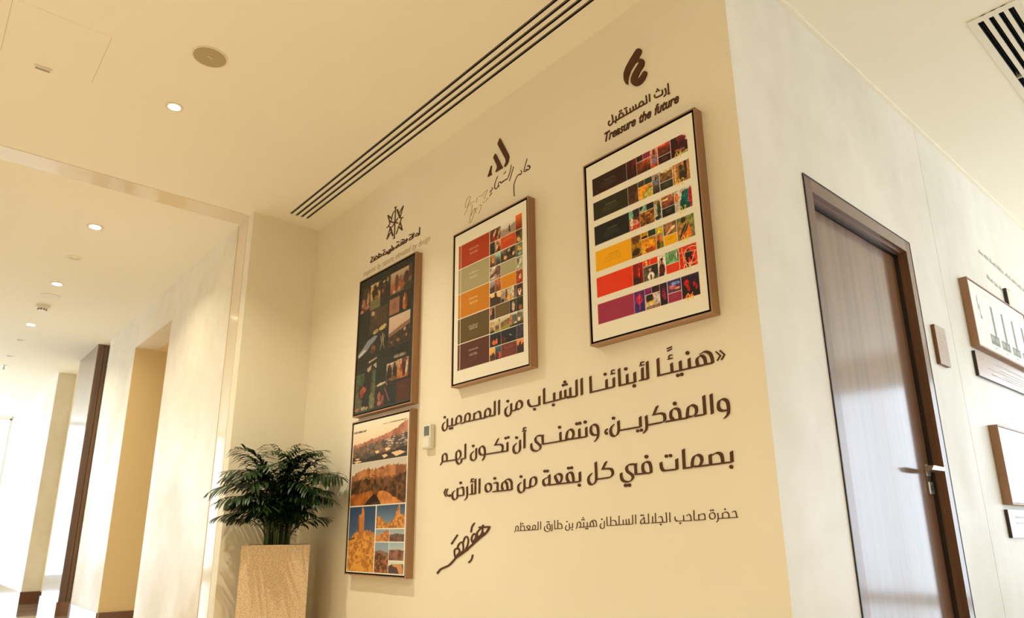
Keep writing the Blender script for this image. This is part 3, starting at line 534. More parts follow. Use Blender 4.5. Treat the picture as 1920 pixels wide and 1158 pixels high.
T2((517, 757, 663, 838), (48, 50, 46), (34, 32, 26), .2, blobs=[(.45, .7, .26, .16, (220, 96, 60)), (.35, .6, .08, .14, (240, 130, 80)), (.62, .58, .08, .16, (230, 110, 70))]); T2((665, 757, 860, 838), (46, 46, 62), (44, 38, 34), .4, (34, 30, 34), 14, blobs=[(.62, .5, .12, .06, (120, 130, 150), 24), (.12, .8, .2, .3, (84, 46, 34))]); T2((862, 755, 944, 838), (70, 60, 84), (66, 52, 72), .1)
T2((517, 842, 585, 921), (250, 190, 90), (226, 140, 80), 0); P.ridge((517, 842, 585, 921), [(0, .6), (.3, .5), (.6, .4), (1, .6)], (90, 56, 40), .1, 30, (60, 36, 30), .4); T2((587, 842, 663, 921), (60, 116, 130), (70, 40, 40), .3, blobs=[(.7, .65, .3, .25, (200, 70, 50)), (.3, .7, .3, .2, (80, 50, 50))])
T2((665, 842, 860, 921), (118, 58, 44), (112, 52, 40)); P.text(700, 856, 830, 876, (170, 116, 96), 2, .7, 12); P.text(690, 884, 830, 914, (150, 90, 72), 4, .6, 13); T2((862, 841, 944, 921), (246, 150, 80), (226, 130, 80), 0); P.ridge((862, 841, 944, 921), [(0, .35), (.2, .42), (.5, .15), (.55, .1), (.62, .4), (1, .3)], (56, 44, 38), .1)
framed('framed_poster', 'framed poster with five earth toned blocks and a photo mosaic', 'framed posters on the cream wall', -2.8003, -2.202, 1.532, 2.3677, P)

# dark collage sheet
P = Print(240, 340, (56, 52, 34), 9); P.asp = .85/.62
P.tile((0, 0, 1000, 1000), (54, 50, 32), (52, 56, 46), .25, (44, 40, 26), 5)
P.tile((25, 50, 200, 250), (62, 52, 34), (90, 60, 44), .5, (44, 34, 24), 12, blobs=[(.55, .3, .35, .3, (88, 66, 40)), (.3, .65, .22, .2, (196, 120, 90)), (.8, .55, .14, .25, (206, 140, 104)), (.7, .85, .35, .08, (190, 110, 80)), (.15, .95, .2, .06, (214, 130, 100))])
P.tile((209, 60, 396, 186), (250, 206, 120), (220, 160, 80), 0, blobs=[(.5, .62, .34, .5, (60, 46, 26)), (.4, .22, .12, .14, (70, 50, 26)), (.9, .3, .14, .3, (64, 50, 28)), (.62, .9, .2, .12, (170, 110, 60)), (.12, .1, .02, .1, (250, 220, 150))])
P.tile((400, 55, 585, 200), (58, 50, 32), (60, 48, 30), .4, (44, 36, 24), 16, blobs=[(.35, .18, .14, .05, (230, 190, 150), -20), (.7, .14, .07, .14, (210, 180, 130)), (.25, .65, .12, .1, (160, 80, 60)), (.9, .2, .12, .3, (96, 62, 44)), (.4, .4, .16, .12, (104, 66, 46))])
P.tile((589, 55, 955, 215), (236, 196, 156), (140, 92, 56), 0); P.ridge((589, 55, 955, 215), [(0, .75), (.2, .7), (.3, .5), (.5, .25), (.62, .35), (.7, .6), (.85, .5), (1, .2)], (180, 122, 82), .04, 20, (110, 62, 44), .5)
for b in ((640, 165, 40, 34, (206, 112, 50)), (700, 135, 34, 60, (120, 66, 46)), (870, 130, 50, 50, (84, 58, 36)), (930, 90, 26, 60, (104, 54, 34)), (780, 170, 60, 22, (196, 96, 44)), (655, 200, 26, 12, (240, 180, 130)), (745, 190, 24, 12, (236, 160, 90)), (900, 200, 90, 30, (74, 64, 42))):
    d = ((P.U-b[0])/b[2])**2+((P.V-b[1])/b[3])**2; P.blend(np.clip((1.1-d)/.4, 0, 1), b[4])
P.rect((209, 187, 405, 258), (136, 126, 84)); P.text(250, 215, 370, 228, (90, 84, 54), 1, .9, 3); P.rect((583, 247, 763, 363), (186, 118, 84)); P.ring(673, 305, 28, 12, (140, 84, 62)); P.line(655, 290, 690, 320, 6, (140, 84, 62)); P.line(655, 320, 690, 290, 6, (140, 84, 62)); P.line(668, 262, 680, 262, 6, (130, 76, 56))
P.tile((788, 230, 955, 370), (58, 46, 30), (50, 40, 26), .2, blobs=[(.42, .5, .24, .42, (224, 120, 44)), (.5, .5, .1, .3, (150, 60, 24)), (.34, .4, .08, .12, (240, 160, 80))])
P.tile((225, 262, 560, 450), (100, 80, 50), (70, 56, 32), .5, (58, 44, 28), 14, blobs=[(.15, .15, .13, .1, (196, 170, 110)), (.3, .3, .08, .1, (110, 80, 50)), (.7, .4, .28, .5, (92, 66, 42)), (.75, .85, .22, .08, (236, 196, 110), -8), (.35, .92, .16, .08, (230, 186, 100), -10), (.1, .5, .1, .3, (84, 66, 40))])
P.tile((589, 378, 957, 592), (244, 212, 180), (226, 170, 140), 0); P.ridge((589, 378, 957, 592), [(0, .56), (.4, .44), (.7, .36), (1, .3)], (164, 116, 88), .02); P.ridge((589, 378, 957, 592), [(0, .66), (.5, .56), (1, .44)], (92, 68, 46), .05, 30, (48, 42, 28), .8, 40)
for b in ((870, 440+60, 24, 14, (214, 160, 130)), (760, 560, 30, 12, (180, 110, 70)), (640, 560, 24, 10, (170, 90, 60)), (900, 545, 20, 14, (190, 110, 70))):
    d = ((P.U-b[0])/b[2])**2+((P.V-b[1])/b[3])**2; P.blend(np.clip((1.1-d)/.4, 0, 1), b[4])
P.tile((15, 455, 395, 640), (54, 50, 36), (58, 48, 34), .2); P.tile((15, 470, 390, 620), (54, 50, 34), (54, 50, 34)); P.poly([(20, 560), (120, 520), (200, 480), (330, 462), (385, 470), (330, 500), (260, 520), (180, 560), (30, 585)], (150, 152, 168)); P.poly([(22, 572), (120, 540), (180, 545), (100, 575), (30, 588)], (226, 220, 204)); P.tile((250, 520, 370, 600), (54, 50, 34), (54, 50, 34), blobs=[(.5, .5, .36, .42, (150, 92, 60)), (.4, .7, .5, .2, (96, 66, 44))])
for s_ in (-1, 1):
    P.line(480+s_*4, 470, 480+s_*18, 560, 7, (222, 196, 150)); P.line(480+s_*24, 500, 480+s_*14, 545, 6, (222, 196, 150)); P.line(480+s_*36, 485, 480+s_*32, 500, 7, (222, 196, 150)); P.line(480+s_*30, 556, 480+s_*36, 585, 6, (200, 176, 130))
P.text(700, 648, 900, 690, (206, 186, 146), 1, 1, 5); P.text(720, 656, 880, 690, (206, 186, 146), 1, 1, 6)
P.poly([(235, 640), (385, 626), (388, 636), (240, 655)], (206, 182, 150)); P.poly([(215, 690), (300, 670), (290, 700), (225, 730)], (214, 178, 140)); P.poly([(225, 735), (270, 728), (262, 800), (222, 802)], (206, 170, 136)); P.poly([(310, 676), (385, 664), (392, 700), (378, 704), (360, 690)], (214, 190, 150)); P.poly([(290, 680), (330, 666), (352, 720), (350, 800), (275, 800)], (66, 58, 46))
P.tile((576, 706, 762, 832), (236, 196, 150), (110, 70, 46), 0, blobs=[(.3, .6, .24, .5, (60, 44, 34)), (.3, .22, .12, .14, (70, 50, 38)), (.8, .5, .18, .5, (64, 46, 36)), (.78, .14, .12, .14, (90, 60, 44)), (.6, .9, .4, .12, (140, 90, 60))]); P.tile((766, 700, 952, 832), (240, 180, 120), (216, 110, 50), 0, blobs=[(.6, .4, .2, .5, (90, 40, 26)), (.3, .75, .2, .2, (240, 140, 60)), (.35, .5, .1, .2, (170, 80, 44)), (.85, .5, .08, .3, (244, 224, 196), 10), (.72, .1, .2, .1, (150, 74, 44))])
P.tile((5, 715, 380, 985), (96, 110, 66), (120, 116, 76), .5, (70, 74, 44), 8, blobs=[(.62, .2, .24, .36, (56, 50, 34)), (.45, .45, .3, .3, (60, 46, 36)), (.42, .5, .18, .14, (214, 104, 64)), (.36, .56, .12, .1, (180, 70, 44)), (.6, .75, .25, .3, (56, 52, 40)), (.85, .8, .14, .24, (130, 134, 90)), (.1, .95, .12, .06, (190, 110, 80)), (.5, .95, .2, .05, (200, 170, 130)), (.3, .2, .1, .16, (60, 104, 52))])
P.tile((388, 822, 574, 985), (56, 52, 38), (100, 60, 50), .5, (54, 44, 38), 20, blobs=[(.5, .06, .5, .06, (226, 204, 170), -6), (.4, .6, .14, .22, (190, 100, 70)), (.7, .75, .14, .2, (176, 96, 70)), (.45, .88, .2, .1, (200, 120, 90))]); P.line(560, 870, 640, 960, 12, (190, 110, 80)); P.line(575, 835, 600, 850, 12, (206, 130, 96))
P.rect((766, 848, 985, 990), (104, 58, 36)); P.line(820, 896, 880, 888, 6, (140, 84, 60)); P.rect((0, 988, 1000, 1000), (70, 76, 66)); P.rect((985, 300, 1000, 1000), (70, 74, 58))
P.A *= .80; P.A = P.A*.86+P.A.mean(2, keepdims=True)*.14
framed('framed_poster', 'framed dark olive collage of photographs, upper of the stacked pair', 'framed posters on the cream wall', -3.8218, -3.1665, 1.5099, 2.3957, P, m='rprint')

# desert landscape sheet
P = Print(240, 340, (232, 226, 212), 12); P.asp = .845/.61
R = (12, 12, 984, 280); P.tile(R, (238, 228, 206), (226, 188, 150), 0); P.ridge(R, [(0, .52), (.25, .48), (.45, .42), (.62, .36), (.8, .3), (1, .12)], (196, 132, 104), .05, 16, (140, 84, 66), .6, 10); P.ridge(R, [(0, .62), (.3, .56), (.5, .5), (1, .42)], (130, 100, 84), .08, 20, (60, 66, 66), .75, 22); P.ridge(R, [(0, .84), (.2, .92), (1, .75)], (58, 52, 48), .03, 10, (90, 80, 70), .4, 20)
for u, v, w, h in ((430, 212, 90, 24), (600, 204, 110, 24), (720, 236, 240, 36), (560, 246, 110, 26), (60, 246, 100, 12), (30, 262, 170, 18)): P.poly([(u, v+h*.2), (u+w*.6, v), (u+w, v+h*.5), (u+w*.35, v+h)], (232, 196, 150))
for k in range(34): u = 600+P.r.rand()*360; v = 120+P.r.rand()*70+(960-u)*.05; P.rect((u, v, u+24+P.r.rand()*24, v+4), (226, 206, 186))
for k in range(40): u = 260+P.r.rand()*300; v = 150+P.r.rand()*70; P.rect((u, v, u+14, v+4), (110, 140, 140) if k % 2 else (196, 160, 120))
P.text(12, 48, 250, 72, (44, 38, 34), 1, 1, 5); P.text(30, 58, 240, 72, (60, 52, 46), 1, 1, 25); P.text(560, 36, 960, 46, (90, 80, 70), 1, .8, 6); P.text(700, 34, 960, 48, (60, 54, 48), 1, .9, 7)
R = (12, 285, 984, 568); P.tile(R, (196, 190, 182), (236, 214, 176), 0); P.ridge(R, [(0, .3), (.1, .22), (.3, .14), (.5, .18), (.7, .12), (1, .16)], (186, 124, 80), .06, 18, (110, 66, 44), .7, 12); P.ridge(R, [(0, .45), (.25, .36), (.6, .42), (1, .34)], (120, 80, 48), .08, 20, (52, 40, 28), .85, 26); P.ridge(R, [(0, .74), (.3, .7), (.42, .68), (.44, 1.2), (.5, 1.2)], (176, 104, 44), .04, 14, (110, 60, 26), .5, 16); P.ridge(R, [(.4, 1.3), (.52, .72), (.6, .68), (.8, .85), (1, 1.02)], (214, 140, 76), .03, 12, (150, 84, 40), .5, 14); P.ridge(R, [(.2, 1.1), (.44, .75), (.5, .8), (.62, 1.1)], (46, 34, 26), .02); P.line(838, 440, 845, 540, 16, (150, 86, 54))
for k in range(60): u = 60+P.r.rand()*380; v = 345+P.r.rand()*50; P.rect((u, v, u+12, v+4), (224, 170, 96))
P.text(410, 553, 560, 560, (200, 190, 170), 1, .8, 9)
R = (12, 576, 492, 992); P.tile(R, (48, 70, 104), (96, 122, 150), 0); P.ridge(R, [(0, .52), (.12, .48), (.25, .42), (.33, .38), (.72, .38), (.8, .38), (1, .42)], (214, 148, 70), .03, 30, (140, 84, 36), .6, 26); P.poly([(172, 742), (178, 640), (190, 634), (240, 622), (244, 590), (252, 578), (262, 580), (280, 592), (292, 620), (300, 742)], (196, 132, 70)); P.poly([(172, 742), (180, 640), (196, 634), (206, 742)], (112, 70, 40))
for k in range(14): P.line(182, 650+k*7, 298, 654+k*7, 4, (130, 80, 44), .6)
P.ridge(R, [(0, .62), (.2, .56), (.5, .5), (.8, .56), (1, .6)], (220, 156, 72), .05, 40, (150, 92, 36), .7, 30); 
for k in range(26): u = 30+P.r.rand()*440; v = 800+P.r.rand()*180; P.line(u, v, u+14+P.r.rand()*20, v+2, 6, (104, 60, 26), .7)
P.line(30, 792, 130, 780, 12, (80, 48, 26)); P.text(16, 580, 70, 586, (220, 220, 220), 1, .7, 2)
R = (510, 576, 980, 720); P.tile(R, (62, 86, 120), (130, 150, 164), 0); P.ridge(R, [(0, .5), (.12, .48), (.3, .7), (.4, .82), (.55, .7), (.64, .58), (.68, .5), (.72, .2), (.74, .18), (.78, .02), (.82, .02), (.84, .4), (.9, .45), (1, .42)], (216, 150, 72), .04, 40, (130, 80, 40), .7, 40)
R = (510, 727, 738, 802); P.tile(R, (130, 150, 170), (170, 160, 150), 0); P.ridge(R, [(0, .5), (.4, .42), (.6, .2), (.8, .1), (1, .2)], (206, 136, 74), .08, 40, (130, 76, 44), .6, 40)
R = (745, 727, 980, 802); P.tile(R, (150, 168, 180), (196, 180, 160), 0); P.ridge(R, [(0, .45), (.5, .35), (1, .42)], (120, 90, 76), .05, 20, (84, 62, 54), .6, 30)
R = (508, 808, 736, 992); P.tile(R, (130, 156, 176), (180, 170, 160), 0); P.ridge(R, [(0, .28), (.4, .26), (1, .34)], (130, 104, 90), .04); P.ridge(R, [(0, .45), (.3, .3), (.5, .36), (1, .45)], (176, 112, 68), .1, 30, (72, 48, 36), .85, 36)
R = (744, 808, 980, 914); P.tile(R, (150, 176, 190), (216, 206, 186), 0); P.ridge(R, [(0, .42), (.5, .38), (1, .44)], (150, 104, 82), .05, 20, (84, 54, 46), .7, 24)
R = (744, 921, 980, 992); P.tile(R, (206, 214, 200), (206, 204, 190), 0); P.ridge(R, [(0, .4), (.2, .25), (1, .2)], (84, 66, 62), .04); P.ridge(R, [(.2, .2), (.5, .5), (.7, 1.2), (.75, 1.2)], (206, 136, 84), .0) if 0 else P.poly([(800, 936), (960, 940), (975, 992), (920, 992), (880, 955), (820, 950)], (208, 142, 88))
framed('framed_poster', 'framed sheet of desert canyon photographs, lower of the stacked pair', 'framed posters on the cream wall', -3.818, -3.1698, .6017, 1.4791, P, m='rprint')

# ---------------------------------------------------------------- things on the wall past the door
P = Print(330, 120, (236, 238, 232), 15); P.asp = .38/1.09
fx = lambda y: (y-4.32-.015)/(1.0858)*1000; fz = lambda z: (2.1876-.015-z)/.372*1000
P.poly([(fx(4.442), fz(2.09)), (fx(4.456), fz(2.11)), (fx(4.452), fz(2.03)), (fx(4.437), fz(2.0))], (70, 66, 60)); P.poly([(fx(4.462), fz(2.06)), (fx(4.474), fz(2.05)), (fx(4.472), fz(1.995)), (fx(4.488), fz(1.985)), (fx(4.484), fz(1.965)), (fx(4.46), fz(1.97))], (70, 66, 60))
for k in range(4): P.text(fx(4.40), fz(1.95)+k*28, fx(4.56), fz(1.95)+k*28+14, (180, 180, 170), 1, .6, k)
P.text(fx(4.56), 70, 960, 120, (176, 178, 172), 1, .7, 31); P.text(fx(4.62), 140, 930, 180, (184, 186, 180), 1, .6, 32)
for k, (yb, yx, zt, zb, y1) in enumerate(((4.688, 4.577, 2.084, 1.903, 4.737), (4.888, 4.781, 2.079, 1.898, 4.942), (5.09, 4.99, 2.074, 1.894, 5.15), (5.298, 5.202, 2.068, 1.892, 5.35))):
    P.rect((fx(yb)-14, fz(zt), fx(yb)+22, fz(1.85)), (112, 112, 104))
    for j in range(16): P.rect((fx(yb)-10, fz(zt)+12+j*28, fx(yb)+18, fz(zt)+24+j*28), (66, 66, 60))
    P.rect((fx(yx), fz(zb), fx(y1), fz(1.845)), (92, 94, 86))
    P.rect((fx(yx)+12, fz(zb)+22, fx(yx)+60, fz(zb)+100), (150, 152, 144)); P.rect((fx(yx)+82, fz(zb)+32, fx(yx)+130, fz(zb)+105), (140, 142, 134))
    P.line(fx(yx)-10, fz(1.835), fx(y1), fz(1.835), 3, (190, 190, 184)); P.rect((fx(yx)+58, fz(1.83), fx(yx)+74, fz(1.822)), (70, 70, 66))
    if k > 1: P.rect((fx(yb)-8, fz(zt)+80, fx(yb)+16, fz(zt)+200), (120, 84, 104))
framed('display_frame', 'upper deep framed white tower diagram on the wall past the door', None, 4.3202, 5.436, 1.7856, 2.1876, P, dep=.042, ax='x', base=XR, face=.008, m='tprint', liner=.003, fm=('wood', 'rail_y'))
P = Print(60, 30, (236, 238, 240), 16); P.asp = .4
P.text(100, 200, 900, 260, (214, 218, 222), 1, .5, 2); P.text(100, 400, 900, 800, (222, 226, 230), 4, .5, 3)
framed('display_frame', 'lower deep frame with a glazed white sheet, partly out of the picture', None, 4.3391, 5.455, .9422, 1.3554, P, dep=.044, ax='x', base=XR, face=.008, m='gprint', liner=.003, fm=('wood', 'rail_y'))
def plaque(name, label, y0, y1, z0, z1, dep, rows_, side='plaqueside', cat='sign', seed=1, face='plaque'):
    t = thing(name, label, cat, (XR, y0, z0)); w, h = y1-y0, z1-z0
    G().box(0, dep-.002, 0, w, 0, h).obj('plate', side, t); G().box(dep-.002, dep, 0, w, 0, h).obj('face', face, t)
    rr = random.Random(seed)
    for k, (u0, u1, v, hh) in enumerate(rows_):
        g = G(); u = u0*w
        while u < u1*w:
            l = hh*rr.uniform(.3, 1.3); g.box(dep, dep+.0006, u, min(u+l, u1*w), v*h, v*h+hh*rr.choice((.5, .8, 1))); u += l+hh*rr.uniform(.15, .5)
        g.obj('text_line', 'text', t)
    return t
plaque('door_sign', 'small bronze room sign with three short text lines beside the door', 3.722, 3.862, 1.598, 1.798, .018, [(.3, .82, .78, .012), (.28, .8, .69, .012), (.34, .8, .60, .009)], seed=4)
plaque('caption_plaque', 'bronze text plaque under the tower diagram frame', 4.308, 5.46, 1.622, 1.762, .017, [(.04, .97, .74, .014), (.36, .96, .56, .008), (.16, .95, .44, .008), (.38, .95, .33, .008), (.2, .95, .24, .008)], 'dark', seed=7)
plaque('caption_plaque', 'bronze text plaque under the glazed white sheet frame', 4.335, 5.46, .777, .918, .017, [(.1, .95, .7, .01), (.1, .95, .5, .008)], 'dark', seed=9)
t = thing('small_plaque', 'small black edged plaque standing above the tower diagram frame', 'sign', (XR, 5.225, 2.2)); G().box(0, .02, 0, .1, 0, .133).obj('plate', 'dark', t); G().box(.02, .0215, .006, .094, .006, .127).obj('face', 'alu', t); G().box(.0215, .0222, .03, .07, .095, .115).obj('mark', 'white', t)
for lab, y0, y1, z0, z1, hh, sd in (('faint grey lettering line high on the wall past the door', 4.85, 5.9, 2.487, 2.437, .03, 3), ('short faint grey lettering above the tower diagram frame', 4.92, 5.2, 2.335, 2.312, .028, 5)):
    t = thing('wall_lettering', lab, 'lettering', (XR, y0, z0)); rr = random.Random(sd); u = 0; n = 0
    while u < y1-y0:
        g = G(); wl = rr.uniform(.06, .14); a = u
        while u < a+wl:
            z = (z1-z0)*u/(y1-y0); hgt = hh*rr.uniform(.35, 1); g.box(0, .002, u, u+.004, z, z+hgt).box(0, .002, u, u+.014, z, z+.003); u += rr.uniform(.008, .016)
        g.obj('word', 'lettergrey', t); u += .022
